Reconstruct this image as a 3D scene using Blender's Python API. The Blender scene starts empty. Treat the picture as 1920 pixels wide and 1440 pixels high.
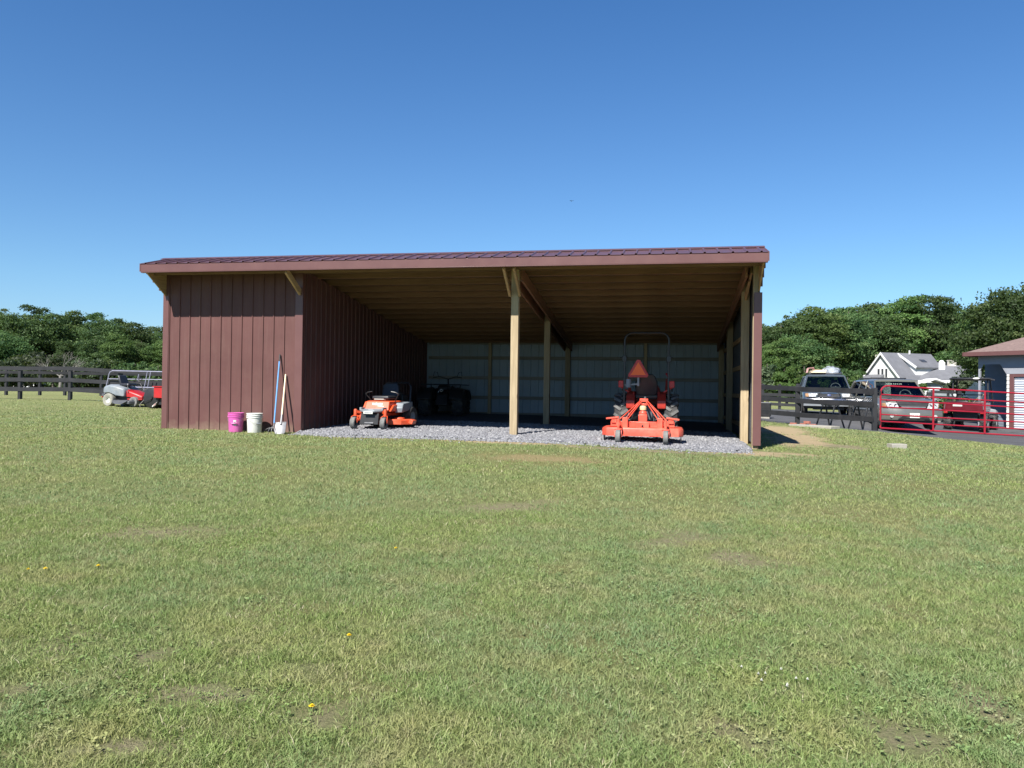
import bpy, bmesh, math, random
import numpy as np
from mathutils import Vector, Matrix
random.seed(7)
RNG = np.random.default_rng(11)
SC = bpy.context.scene
COL = SC.collection
PI = math.pi

# ---------------------------------------------------------------- camera basis
CAM = Vector((10.013, -14.369, 0.857))
YAW, PITCH, ROLL, FPX = 0.1941, 0.0076, 0.0139, 1484.25
_F = Vector((-math.sin(YAW)*math.cos(PITCH), math.cos(YAW)*math.cos(PITCH), math.sin(PITCH)))
_R = Vector((math.cos(YAW), math.sin(YAW), 0)); _U = _R.cross(_F)
_R2 = math.cos(ROLL)*_R + math.sin(ROLL)*_U
_U2 = -math.sin(ROLL)*_R + math.cos(ROLL)*_U
cd = bpy.data.cameras.new('camera'); cam = bpy.data.objects.new('camera', cd); COL.objects.link(cam)
cam.matrix_world = Matrix(((_R2.x,_U2.x,-_F.x,CAM.x),(_R2.y,_U2.y,-_F.y,CAM.y),(_R2.z,_U2.z,-_F.z,CAM.z),(0,0,0,1)))
cd.sensor_fit = 'HORIZONTAL'; cd.sensor_width = 36; cd.lens = FPX/1920*36; cd.clip_end = 2000; cd.clip_start = .05
SC.camera = cam
def plan(px, D):
    """ground-plan point seen in the direction of photo column px, D metres ahead"""
    d = Vector((-math.sin(YAW), math.cos(YAW)))*D + Vector((math.cos(YAW), math.sin(YAW)))*(D*(px-960)/FPX)
    return CAM.x+d.x, CAM.y+d.y

# ---------------------------------------------------------------- terrain
_cp = np.array([(0,0,-.016),(3,0,-.03),(7.15,0,-.01),(11.6,0,-.12),(3,8,.14),(11.6,8,.0),(7.2,4,.03),(10,-14.4,-.6),(0,-10,-.45),(20,-10,-.5),
 (10,-7,-.3),(10,-3.3,-.14),(3,-5,-.18),(-15.5,13,.21),(-12.9,12.7,.22),(-11.4,13,.14),(-8.7,11.5,.05),(-3,0,-.03),(-4,6,.02),
 (14,11.4,-.11),(15.7,9.5,-.155),(20,10.5,-.36),(17.9,12.7,-.44),(18.4,15.5,-.46),(14.8,16.5,.0),(16.6,16.4,.0),(23,20,-.40),(21,16.5,-.46),(18.3,6.4,-.32),(12.5,3,-.12),
 (14.5,2.6,-.2),(18,0,-.4),(-30,40,.2),(10,40,.1),(45,40,-.3),(10,-60,-1.0),(-60,-10,-.2),(70,0,-.6),(-60,90,.0),(90,90,-.2),(10,140,0),(-150,0,-.3),(180,30,-.4),(-120,150,0.),(150,170,0.)], float)
def _tps(r2): return np.where(r2 > 1e-9, r2*np.log(np.maximum(r2,1e-9))*.5, 0)
_n = len(_cp)
_K = _tps(((_cp[:,None,:2]-_cp[None,:,:2])**2).sum(-1)) + np.eye(_n)*.3
_P = np.c_[np.ones(_n), _cp[:,:2]]
_A = np.block([[_K,_P],[_P.T,np.zeros((3,3))]])
_W = np.linalg.solve(_A, np.r_[_cp[:,2],0,0,0])
def gz_np(x, y):
    x = np.asarray(x,float); y = np.asarray(y,float); sh = x.shape
    X = x.ravel(); Y = y.ravel(); out = np.zeros(len(X))
    for s in range(0, len(X), 20000):
        xs, ys = X[s:s+20000], Y[s:s+20000]
        r2 = (xs[:,None]-_cp[None,:,0])**2+(ys[:,None]-_cp[None,:,1])**2
        v = _tps(r2)@_W[:_n]+_W[_n]+_W[_n+1]*xs+_W[_n+2]*ys
        r = np.hypot(xs-10, ys-0); k = np.clip((r-90)/80,0,1)
        out[s:s+20000] = v*(1-k)+(-.1)*k
    return out.reshape(sh)
def gz(x, y): return float(gz_np(np.array([x]), np.array([y]))[0])

# ---------------------------------------------------------------- tagging
def tag(o, label=None, cat=None, group=None, kind=None):
    if label: o['label'] = label
    if cat: o['category'] = cat
    if group: o['group'] = group
    if kind: o['kind'] = kind
    return o
def empty(name, loc=(0,0,0), rz=0, label=None, cat=None, group=None, rot=None):
    o = bpy.data.objects.new(name, None); COL.objects.link(o)
    o.location = loc; o.rotation_euler = rot if rot else (0,0,rz); o.empty_display_size = .2
    return tag(o, label, cat, group)
def copy_tree(o, parent=None):
    c = o.copy(); COL.objects.link(c); c.parent = parent
    for ch in list(o.children): copy_tree(ch, c)
    return c

# ---------------------------------------------------------------- mesh builder
def rotm(rx=0, ry=0, rz=0):
    return Matrix.Rotation(rz,3,'Z')@Matrix.Rotation(ry,3,'Y')@Matrix.Rotation(rx,3,'X')
class MB:
    def __init__(s): s.v=[]; s.f=[]; s.m=[]
    def _add(s, vs, fs, mi=0):
        b=len(s.v); s.v.extend([tuple(v) for v in vs]); s.f.extend([tuple(b+i for i in f) for f in fs]); s.m.extend([mi]*len(fs)); return s
    def hexa(s, p, mi=0):   # p: 4 bottom ccw, 4 top ccw
        return s._add(p, [(3,2,1,0),(4,5,6,7),(0,1,5,4),(1,2,6,5),(2,3,7,6),(3,0,4,7)], mi)
    def box(s, c, d, r=None, mi=0, top=1.0, topy=None):
        ty = top if topy is None else topy
        x,y,z=d[0]/2,d[1]/2,d[2]/2
        p=[(-x,-y,-z),(x,-y,-z),(x,y,-z),(-x,y,-z),(-x*top,-y*ty,z),(x*top,-y*ty,z),(x*top,y*ty,z),(-x*top,y*ty,z)]
        M = r if r is not None else Matrix.Identity(3)
        c=Vector(c)
        return s.hexa([c+M@Vector(q) for q in p], mi)
    def b2(s, lo, hi, mi=0):
        return s.box([(a+b)/2 for a,b in zip(lo,hi)], [b-a for a,b in zip(lo,hi)], mi=mi)
    def beam(s, a, b, w, h, up=(0,0,1), mi=0):
        a=Vector(a); b=Vector(b); d=(b-a).normalized(); up=Vector(up)
        side=d.cross(up).normalized(); u=side.cross(d).normalized()
        q=lambda o,i,j:o+side*i*w/2+u*j*h/2
        return s.hexa([q(a,-1,-1),q(a,1,-1),q(b,1,-1),q(b,-1,-1),q(a,-1,1),q(a,1,1),q(b,1,1),q(b,-1,1)], mi)
    def tube(s, pts, r, n=8, mi=0, cap=True):
        pts=[Vector(p) for p in pts]; N=len(pts)
        rs = r if isinstance(r,(list,tuple)) else [r]*N
        vs=[]; prev=None
        for i,p in enumerate(pts):
            d=(pts[min(i+1,N-1)]-pts[max(i-1,0)]).normalized()
            if prev is None:
                a=Vector((0,0,1)) if abs(d.z)<.9 else Vector((1,0,0)); u=d.cross(a).normalized()
            else: u=(prev-d*prev.dot(d)).normalized()
            prev=u; w=d.cross(u)
            for k in range(n):
                t=2*PI*k/n; vs.append(p+(u*math.cos(t)+w*math.sin(t))*rs[i])
        fs=[(i*n+k,i*n+(k+1)%n,(i+1)*n+(k+1)%n,(i+1)*n+k) for i in range(N-1) for k in range(n)]
        if cap: fs+= [tuple(range(n-1,-1,-1)), tuple((N-1)*n+k for k in range(n))]
        return s._add(vs,fs,mi)
    def lathe(s, prof, o=(0,0,0), axis='Z', n=24, mi=0, a0=0, a1=2*PI):
        o=Vector(o); vs=[]; closed = abs(a1-a0-2*PI)<1e-6; m = n if closed else n+1
        for (r,h) in prof:
            for k in range(m):
                t=a0+(a1-a0)*k/n; c,sn=r*math.cos(t),r*math.sin(t)
                vs.append(o+Vector({'Z':(c,sn,h),'X':(h,c,sn),'Y':(c,h,sn)}[axis]))
        fs=[]
        for i in range(len(prof)-1):
            for k in range(n):
                k2=(k+1)%m
                fs.append((i*m+k,i*m+k2,(i+1)*m+k2,(i+1)*m+k))
        return s._add(vs,fs,mi)
    def prism(s, poly, ext, mi=0):
        n=len(poly); e=Vector(ext); a=[Vector(p) for p in poly]; b=[p+e for p in a]
        return s._add(a+b,[tuple(range(n-1,-1,-1)),tuple(range(n,2*n))]+[(i,(i+1)%n,n+(i+1)%n,n+i) for i in range(n)],mi)
    def loft(s, rings, mi=0, cap=True, closed=True):
        n=len(rings[0]); vs=[p for r in rings for p in r]
        fs=[(i*n+k,i*n+(k+1)%n,(i+1)*n+(k+1)%n,(i+1)*n+k) for i in range(len(rings)-1) for k in range(n if closed else n-1)]
        if cap: fs+=[tuple(range(n-1,-1,-1)),tuple((len(rings)-1)*n+k for k in range(n))]
        return s._add(vs,fs,mi)
    def ball(s, c, r, n=10, mi=0):
        if not isinstance(r,(tuple,list)): r=(r,r,r)
        c=Vector(c); vs=[];fs=[]; m=n//2+1
        for i in range(m+1):
            ph=PI*i/m
            for k in range(n):
                t=2*PI*k/n; vs.append(c+Vector((r[0]*math.sin(ph)*math.cos(t),r[1]*math.sin(ph)*math.sin(t),r[2]*math.cos(ph))))
        fs=[(i*n+k,(i+1)*n+k,(i+1)*n+(k+1)%n,i*n+(k+1)%n) for i in range(m) for k in range(n)]
        return s._add(vs,fs,mi)
    def build(s, name, mats, parent=None, sm=35, bevel=0, seg=2, loc=None, rot=None):
        me=bpy.data.meshes.new(name)
        me.from_pydata(s.v,[],s.f)
        if not isinstance(mats,(list,tuple)): mats=[mats]
        for m in mats: me.materials.append(m)
        if len(mats)>1: me.polygons.foreach_set('material_index', s.m)
        bm=bmesh.new(); bm.from_mesh(me)
        bmesh.ops.recalc_face_normals(bm, faces=bm.faces); bm.to_mesh(me); bm.free()
        if sm:
            me.polygons.foreach_set('use_smooth',[True]*len(me.polygons)); me.set_sharp_from_angle(angle=math.radians(sm))
        me.update()
        o=bpy.data.objects.new(name, me); COL.objects.link(o)
        if parent: o.parent=parent
        if loc: o.location=loc
        if rot: o.rotation_euler=rot
        if bevel:
            b=o.modifiers.new('bevel','BEVEL'); b.width=bevel; b.segments=seg; b.limit_method='ANGLE'; b.angle_limit=math.radians(40); b.harden_normals=False
        return o
def fast_mesh(name, V, counts, loops, mats, attr=None, smooth=False):
    me=bpy.data.meshes.new(name); V=np.ascontiguousarray(V,dtype=np.float32)
    me.vertices.add(len(V)); me.vertices.foreach_set('co',V.ravel())
    me.loops.add(len(loops)); me.loops.foreach_set('vertex_index',np.ascontiguousarray(loops,dtype=np.int32))
    me.polygons.add(len(counts)); st=np.r_[0,np.cumsum(counts)[:-1]].astype(np.int32)
    me.polygons.foreach_set('loop_start',st)
    try: me.polygons.foreach_set('loop_total',np.asarray(counts,dtype=np.int32))
    except Exception: pass
    if smooth: me.polygons.foreach_set('use_smooth',[True]*len(counts))
    for m in mats: me.materials.append(m)
    if attr is not None:
        for k,a in attr.items():
            at=me.attributes.new(k,'FLOAT','POINT'); at.data.foreach_set('value',np.ascontiguousarray(a,dtype=np.float32))
    me.update(calc_edges=True); me.validate()
    return me


# ---------------------------------------------------------------- materials
class NT:
    def __init__(s, name, world=None):
        s.m=bpy.data.materials.new(name); s.m.use_nodes=True; s.t=s.m.node_tree; s.t.nodes.clear()
        s.out=s.n('ShaderNodeOutputMaterial')
    def n(s, typ, **kw):
        nd=s.t.nodes.new(typ)
        for k,v in kw.items():
            if k.startswith('i_'):
                key=k[2:].replace('_',' '); nd.inputs[key].default_value=v
            else: setattr(nd,k,v)
        return nd
    def l(s,a,b): s.t.links.new(a,b); return s
    def noise(s, scale, detail=4, rough=.55, vec=None, dist=0):
        nd=s.n('ShaderNodeTexNoise',i_Scale=scale,i_Detail=detail,i_Roughness=rough,i_Distortion=dist)
        if vec is not None: s.l(vec,nd.inputs['Vector'])
        return nd.outputs['Fac']
    def ramp(s, fac, stops):
        nd=s.n('ShaderNodeValToRGB'); cr=nd.color_ramp
        while len(cr.elements)<len(stops): cr.elements.new(.5)
        for e,(p,c) in zip(cr.elements,stops):
            e.position=p; e.color=(c,c,c,1) if isinstance(c,(int,float)) else (*c,1)
        s.l(fac,nd.inputs[0]); return nd.outputs['Color']
    def mix(s, fac, a, b, mode='MIX'):
        nd=s.n('ShaderNodeMix',data_type='RGBA',blend_type=mode)
        for sock,v in ((nd.inputs[0],fac),(nd.inputs[6],a),(nd.inputs[7],b)):
            if hasattr(v,'links') or hasattr(v,'is_linked'): s.l(v,sock)
            else: sock.default_value = v if isinstance(v,(int,float)) else (*v,1)
        return nd.outputs[2]
    def math(s, op, a, b=None, clamp=False):
        nd=s.n('ShaderNodeMath',operation=op,use_clamp=clamp)
        for i,v in enumerate((a,b)):
            if v is None: continue
            if hasattr(v,'is_linked'): s.l(v,nd.inputs[i])
            else: nd.inputs[i].default_value=v
        return nd.outputs[0]
    def pos(s): return s.n('ShaderNodeNewGeometry').outputs['Position']
    def obj(s): return s.n('ShaderNodeTexCoord').outputs['Object']
    def bump(s, h, strength=.3, dist=.01):
        nd=s.n('ShaderNodeBump',i_Strength=strength,i_Distance=dist); s.l(h,nd.inputs['Height']); return nd.outputs['Normal']
    def bsdf(s, col, rough=.5, metal=0, nrm=None, spec=.5, coat=0, trans=0):
        b=s.n('ShaderNodeBsdfPrincipled')
        for k,v in (('Base Color',col),('Roughness',rough),('Metallic',metal),('Specular IOR Level',spec),('Coat Weight',coat),('Transmission Weight',trans)):
            if hasattr(v,'is_linked'): s.l(v,b.inputs[k])
            else: b.inputs[k].default_value=(*v,1) if isinstance(v,(tuple,list)) else v
        if nrm is not None: s.l(nrm,b.inputs['Normal'])
        s.l(b.outputs[0],s.out.inputs[0]); s.b=b
        return s.m
def paint(name, col, rough=.45, metal=0, var=.12, scale=6, bump=0, bscale=60, dirt=None, coat=0, spec=.5):
    t=NT(name); o=t.obj()
    f=t.noise(scale,5,.6,o)
    hi=tuple(min(1,c*(1+var)) for c in col); lo=tuple(c*(1-var) for c in col)
    c=t.ramp(f,[(.3,lo),(.7,hi)])
    if dirt:
        g=t.ramp(t.noise(scale*.6,6,.7,o),[(.48,0),(.72,dirt[1])])
        c=t.mix(g,c,dirt[0])
    r=t.math('ADD',t.math('MULTIPLY',t.noise(scale*2,4,.6,o),.25),rough-.12)
    nm=t.bump(t.noise(bscale,3,.6,o),bump,.01) if bump else None
    return t.bsdf(c,r,metal,nm,spec,coat)
def wood(name, a, b, scale=1.0, axis=0, rough=.75, knots=True):
    """lumber: streaks along the given object axis, knots, end stains"""
    t=NT(name); o=t.obj()
    mp=t.n('ShaderNodeMapping'); sc=[18*scale]*3; sc[axis]=1.2*scale; mp.inputs['Scale'].default_value=sc; t.l(o,mp.inputs['Vector'])
    f=t.noise(1.5,6,.65,mp.outputs[0],.4)
    c=t.ramp(f,[(.25,a),(.55,b),(.8,tuple(min(1,x*1.25) for x in b))])
    big=t.noise(.9,3,.5,o); c=t.mix(t.ramp(big,[(.35,0),(.75,.35)]),c,tuple(x*.65 for x in a))
    if knots:
        v=t.n('ShaderNodeTexVoronoi'); mp2=t.n('ShaderNodeMapping'); s2=[3.2*scale]*3; s2[axis]=1.5*scale; mp2.inputs['Scale'].default_value=s2
        t.l(o,mp2.inputs['Vector']); t.l(mp2.outputs[0],v.inputs['Vector']); v.inputs['Scale'].default_value=1.0
        k=t.ramp(v.outputs['Distance'],[(.06,.75),(.11,0)]); c=t.mix(k,c,(a[0]*.35,a[1]*.28,a[2]*.22))
    oi=t.n('ShaderNodeObjectInfo').outputs['Random']; hs=t.n('ShaderNodeHueSaturation'); t.l(c,hs.inputs['Color']); t.l(t.math('ADD',t.math('MULTIPLY',oi,.45),.78),hs.inputs['Value']); c=hs.outputs[0]
    return t.bsdf(c,rough,0,t.bump(f,.35,.004))
M={}
BR=(.108,.050,.047)
t=NT('brown_metal'); o=t.obj(); f=t.noise(1.2,5,.6,o); c=t.ramp(f,[(.3,tuple(x*.88 for x in BR)),(.7,tuple(x*1.12 for x in BR))])
c=t.mix(t.ramp(t.noise(.8,6,.7,o),[(.48,0),(.72,.2)]),c,(.17,.11,.085))
sp=t.n('ShaderNodeSeparateXYZ'); t.l(o,sp.inputs[0]); hz=t.math('ADD',sp.outputs[2],t.math('MULTIPLY',t.noise(5,5,.7,o),.5)); c=t.mix(t.ramp(hz,[(.18,.55),(.42,0)]),c,(.24,.18,.13))
st_=t.n('ShaderNodeMapping'); st_.inputs['Scale'].default_value=(9,9,.5); t.l(o,st_.inputs['Vector']); c=t.mix(t.ramp(t.noise(2,4,.6,st_.outputs[0]),[(.5,0),(.75,.16)]),c,(.20,.14,.12))
M['brown']=t.bsdf(c,t.math('ADD',t.math('MULTIPLY',f,.2),.46),0,t.bump(t.noise(2.2,3,.5,o),.25,.02),.2)
M['brown_trim']=paint('brown_trim',(.118,.053,.050),.38,0,.08,1.5)
M['roof']=paint('plum_roof_metal',(.10,.05,.055),.32,0,.12,2)
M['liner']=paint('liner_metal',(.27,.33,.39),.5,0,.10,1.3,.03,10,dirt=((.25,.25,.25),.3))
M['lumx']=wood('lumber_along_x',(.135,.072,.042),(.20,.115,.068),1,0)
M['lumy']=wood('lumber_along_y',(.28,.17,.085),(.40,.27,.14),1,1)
M['lumz']=wood('post_lumber',(.255,.19,.11),(.365,.285,.175),1,2)
M['girt']=wood('girt_lumber',(.16,.15,.125),(.25,.235,.20),1,0)
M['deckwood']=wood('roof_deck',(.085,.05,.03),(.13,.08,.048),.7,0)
M['rafter']=wood('rafter_lumber',(.15,.07,.04),(.21,.105,.06),1,1)
M['orange']=paint('orange_paint',(.62,.075,.022),.4,0,.10,5,dirt=((.45,.25,.18),.35),coat=.2)
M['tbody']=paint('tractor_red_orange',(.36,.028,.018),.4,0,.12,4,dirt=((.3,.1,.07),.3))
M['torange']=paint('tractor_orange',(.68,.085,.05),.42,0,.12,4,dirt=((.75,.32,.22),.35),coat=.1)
M['red']=paint('red_paint',(.36,.014,.016),.4,0,.12,4,dirt=((.3,.1,.08),.3))
M['gatered']=paint('gate_red',(.29,.009,.022),.38,0,.12,3,coat=.2)
M['dkred']=paint('dark_red_paint',(.10,.006,.012),.35,0,.1,4,coat=.3)
M['tyre']=paint('tyre_rubber',(.028,.028,.03),.85,0,.3,14,.2,60,dirt=((.16,.15,.13),.55))
M['lugs']=paint('dusty_tread',(.13,.13,.125),.9,0,.3,10,.2,60,dirt=((.05,.05,.05),.6))
M['tyregrey']=paint('dusty_rubber',(.16,.16,.155),.9,0,.2,14,.2,60,dirt=((.26,.25,.22),.5))
M['tyrepale']=paint('faded_rubber',(.25,.245,.21),.9,0,.2,14,.2,60)
M['black']=paint('black_plastic',(.018,.018,.02),.5,0,.2,5)
M['blackmetal']=paint('black_metal',(.02,.02,.022),.38,0,.2,5)
M['grey']=paint('grey_plastic',(.18,.195,.21),.5,0,.12,5,dirt=((.35,.33,.3),.3))
M['ltgrey']=paint('light_grey_plastic',(.19,.215,.24),.45,0,.12,5,dirt=((.45,.43,.38),.35))
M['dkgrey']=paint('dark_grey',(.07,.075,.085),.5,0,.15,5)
M['steel']=paint('steel',(.24,.24,.25),.5,.5,.15,8)
M['galv']=paint('grey_tube',(.26,.26,.34),.45,.2,.12,5)
M['chrome']=paint('chrome',(.40,.40,.42),.22,1,.05,3)
M['doorwhite']=paint('roll_door',(.42,.45,.50),.5,0,.05,2)
M['white']=paint('white_plastic',(.62,.62,.58),.45,0,.05,5,dirt=((.6,.56,.48),.25))
M['pink']=paint('pink_plastic',(.56,.10,.35),.4,0,.06,5,dirt=((.75,.35,.5),.3))
M['blue']=paint('blue_handle',(.10,.30,.62),.4,0,.08,5)
M['ash']=wood('ash_handle',(.52,.40,.26),(.70,.58,.42),3,2,.6,False)
M['fence']=paint('black_fence_paint',(.012,.012,.015),.62,0,.35,3,.2,25,dirt=((.035,.035,.04),.5))
M['smv']=paint('slow_triangle_orange',(.95,.16,.03),.5,0,.04,5)
M['smvred']=paint('slow_triangle_border',(.45,.02,.02),.35,0,.05,5)
M['brick']=paint('brick_red',(.33,.12,.09),.85,0,.2,12,.3,50)
M['concrete']=paint('concrete',(.30,.285,.25),.9,0,.15,6,.3,40,dirt=((.3,.27,.22),.4))
M['tan']=paint('tan_cap',(.50,.40,.22),.5,0,.08,6)
M['cloth']=paint('grey_tarp',(.30,.33,.37),.6,0,.35,14,.5,30)
M['seat']=paint('seat_vinyl',(.02,.021,.026),.38,0,.15,6)
M['slate']=paint('slate_siding',(.125,.15,.185),.6,0,.08,2,dirt=((.24,.26,.28),.3))
M['slatelt']=paint('grey_siding',(.24,.25,.28),.6,0,.08,2)
M['housewhite']=paint('house_white',(.66,.67,.68),.7,0,.04,.6)
M['houseroof']=paint('house_roof',(.125,.13,.148),.85,0,.12,1.2,.2,8)
M['brownroof']=paint('brown_shingle',(.165,.115,.105),.9,0,.2,9,.3,12)
M['window']=paint('window_dark',(.05,.055,.065),.12,0,.1,2)
M['siding_b']=paint('steel_blue_siding',(.19,.24,.33),.6,0,.08,2)
M['stone']=paint('stone_chimney',(.42,.40,.36),.9,0,.3,1.5,.3,4)
M['expd']=paint('grey_blue_carpaint',(.075,.09,.11),.28,.3,.06,2,coat=.6)
M['expl']=paint('tan_silver_carpaint',(.17,.165,.145),.26,.4,.05,2,coat=.6)
M['lens']=paint('headlight',(.50,.50,.49),.1,.2,.2,14,.4,30,coat=1)
M['amber']=paint('amber_lens',(.42,.24,.12),.25,0,.1,8)
M['dash']=paint('dashboard',(.05,.052,.055),.7,0,.2,4)
M['carseat']=paint('seat_cloth',(.12,.12,.125),.8,0,.2,4)
M['ring']=paint('white_mark',(.7,.7,.7),.4,0,.03,5)
M['ovalblue']=paint('badge_blue',(.02,.05,.22),.3,0,.05,5)
M['dandelion']=paint('dandelion_yellow',(.85,.62,.02),.7,0,.1,60)
M['clover']=paint('clover_white',(.75,.75,.68),.8,0,.1,60)
# glass that really lets the cabin show
def glass(name, tint=(.5,.56,.56), op=.45):
    t=NT(name)
    tr=t.n('ShaderNodeBsdfTransparent'); tr.inputs[0].default_value=(*tint,1)
    gl=t.n('ShaderNodeBsdfGlossy',i_Roughness=.03); gl.inputs[0].default_value=(.9,.95,1,1)
    fr=t.n('ShaderNodeFresnel',i_IOR=1.5); mx=t.n('ShaderNodeMixShader')
    f=t.math('ADD',t.math('MULTIPLY',fr.outputs[0],1.0),.03,True)
    t.l(f,mx.inputs[0]); t.l(tr.outputs[0],mx.inputs[1]); t.l(gl.outputs[0],mx.inputs[2]); t.l(mx.outputs[0],t.out.inputs[0])
    return t.m
M['glass']=glass('car_glass',(.55,.62,.60)); M['glassdark']=glass('tinted_glass',(.18,.22,.26))
# asphalt
t=NT('asphalt'); p=t.pos()
c=t.ramp(t.noise(140,3,.7,p),[(.35,(.035,.036,.04)),(.65,(.085,.086,.092))])
c=t.mix(t.ramp(t.noise(.7,5,.6,p),[(.4,0),(.7,.5)]),c,(.12,.12,.125))
v=t.n('ShaderNodeTexVoronoi',feature='DISTANCE_TO_EDGE',i_Scale=.35); dn=t.n('ShaderNodeMix',data_type='VECTOR')
t.l(p,v.inputs['Vector'])
c=t.mix(t.ramp(v.outputs['Distance'],[(.004,.85),(.012,0)]),c,(.012,.012,.014))
M['asphalt']=t.bsdf(c,.9,0,t.bump(t.noise(160,3,.7,p),.5,.01))
# gravel bed
t=NT('gravel_bed'); p=t.pos(); v=t.n('ShaderNodeTexVoronoi',i_Scale=26.0); t.l(p,v.inputs['Vector'])
c=t.ramp(v.outputs['Color'],[(.1,(.06,.063,.08)),(.5,(.11,.115,.135)),(.9,(.19,.20,.22))])
c=t.mix(t.ramp(v.outputs['Distance'],[(.25,0),(.6,.8)]),c,(.06,.06,.07))
M['gravelbed']=t.bsdf(c,.9,0,t.bump(v.outputs['Distance'],-1.0,.03))
t=NT('gravel_stone'); r=t.n('ShaderNodeAttribute',attribute_name='tint').outputs['Fac']
M['stonebit']=t.bsdf(t.mix(t.noise(30,3,.6,t.pos()),t.ramp(r,[(0,(.075,.078,.09)),(.5,(.15,.155,.17)),(.85,(.25,.253,.27)),(1,(.42,.42,.42))]),(.20,.20,.215)),.8)
# patches on the lawn: x, y, rx, ry, rot, kind (0 straw, 1 bare soil, 2 yellowed grass, 3 pale sand)
PATCH=[(6.5,-1.02,1.5,.16,0,0),(7.5,-1.2,1.0,.22,0,3),(11.1,-1.0,1.0,.35,.0,3),(11.95,-.55,.75,.22,.1,3),(-.75,-.1,.9,.14,.1,0),(3.35,-.45,.9,.13,0,0),(4.6,-.98,1.3,.12,-.1,0),(9.6,-1.5,1.5,.2,-.05,1),
 (12.75,3.4,.65,2.3,-.16,3),(12.85,6.6,.75,2.2,-.1,3),(13.3,2.2,.6,.8,.3,1),
 (8.05,-3.25,1.25,.9,0,2),(8.3,-3.2,.9,.4,0,0),(8.3,-6.95,.34,.36,.3,1),(8.62,-6.75,.4,.3,.3,1),(8.5,-7.6,.25,.2,0,2),(5.4,-5.4,.75,.5,.2,2),(5.95,-8.55,.5,.3,0,1),
 (10.05,-5.5,.7,.7,0,2),(10.1,-7.8,.35,.35,0,1),(10.5,-8.35,.35,.35,0,1),(10.27,-9.6,.35,.3,0,2),(7.57,-10.95,.12,.16,0,1),(8.3,-10.9,.22,.1,.5,1),(7.95,-11.28,.16,.14,0,1),
 (8.2,-11.25,.16,.1,0,1),(8.72,-11.37,.2,.12,0,1),(8.6,-11.0,.35,.25,0,2),(11.36,-9.4,.2,.22,0,2),(10.37,-11.15,.2,.14,0,1),(10.96,-11.0,.2,.18,0,1),(11.34,-10.7,.16,.2,0,1),
 (6.96,-10.85,.16,.26,.4,1),(7.25,-11.4,.14,.2,.3,1),(8.0,-11.75,.3,.1,.3,1),(9.6,-10.3,.4,.3,0,2),(7.9,-10.2,.35,.3,0,2),(13.2,-4,1.0,.5,0,2),(11.4,-3.9,.7,.3,0,2),(12,-6.4,.7,.5,0,2),
 (14.2,-2,1.5,.25,0,2),(4,-2.8,1.2,.3,0,2),(9.3,-8.9,.25,.2,0,2),(9.0,-9.9,.3,.2,0,2)]
PCOL=[(.40,.31,.17),(.33,.27,.19),(.22,.205,.085),(.47,.37,.23)]
def pn(x,y,s,seed=0):   # cheap smooth value noise for scattering
    x=np.asarray(x)*s+seed*17.3; y=np.asarray(y)*s-seed*9.1
    return (np.sin(x*1.7+1.3*np.sin(y*1.1))+np.sin(y*2.1+1.7*np.sin(x*.9+1))+np.sin((x+y)*1.3+2*np.sin(x*.5-y*.7)))/6+.5
def patch_at(x,y):      # 0..1 bareness by kind
    out=np.zeros((4,len(x)))
    d=(pn(x,y,5,1)-.5)*.55+(pn(x,y,17,2)-.5)*.4
    for (cx,cy,rx,ry,rt,k) in PATCH:
        c,s=math.cos(rt),math.sin(rt); u=((x-cx)*c+(y-cy)*s)/rx; v=(-(x-cx)*s+(y-cy)*c)/ry
        w=np.clip((1.15-np.hypot(u,v)+d*(1.9 if cy<-4 else 1.1))/(.9 if cy<-4 else .5),0,1)*(.85 if (cy<-4 and k==1) else 1); out[k]=np.maximum(out[k],w)
    return out
# lawn ground under the blades
t=NT('lawn_ground'); p=t.pos()
a=[t.n('ShaderNodeAttribute',attribute_name='p%d'%k).outputs['Fac'] for k in range(4)]
fine=t.noise(55,5,.75,p); mid=t.noise(2.2,4,.6,p); big=t.noise(.35,4,.6,p)
c=t.ramp(fine,[(.3,(.11,.12,.052)),(.5,(.21,.232,.092)),(.72,(.34,.345,.17))])
c=t.mix(t.ramp(mid,[(.4,0),(.68,.55)]),c,(.27,.255,.13))
c=t.mix(t.ramp(big,[(.42,0),(.62,.4)]),c,(.165,.22,.085))
far=t.n('ShaderNodeVectorMath',operation='LENGTH'); t.l(p,far.inputs[0])
fn=t.noise(90,3,.7,p)
for k in (2,1,0,3):
    cc=t.mix(fn,tuple(x*.55 for x in PCOL[k]),tuple(min(1,x*1.25) for x in PCOL[k]))
    brk=t.math('MULTIPLY',a[k],t.ramp(t.noise(19,5,.8,p),[(.36,.15),(.58,1.0)])) if k!=3 else a[k]
    c=t.mix(t.math('MULTIPLY',brk,[.95,.95,.8,1][k]),c,cc)
M['lawn']=t.bsdf(c,1.0,0,t.bump(t.noise(45,5,.8,p),.9,.05),spec=.1)
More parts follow.
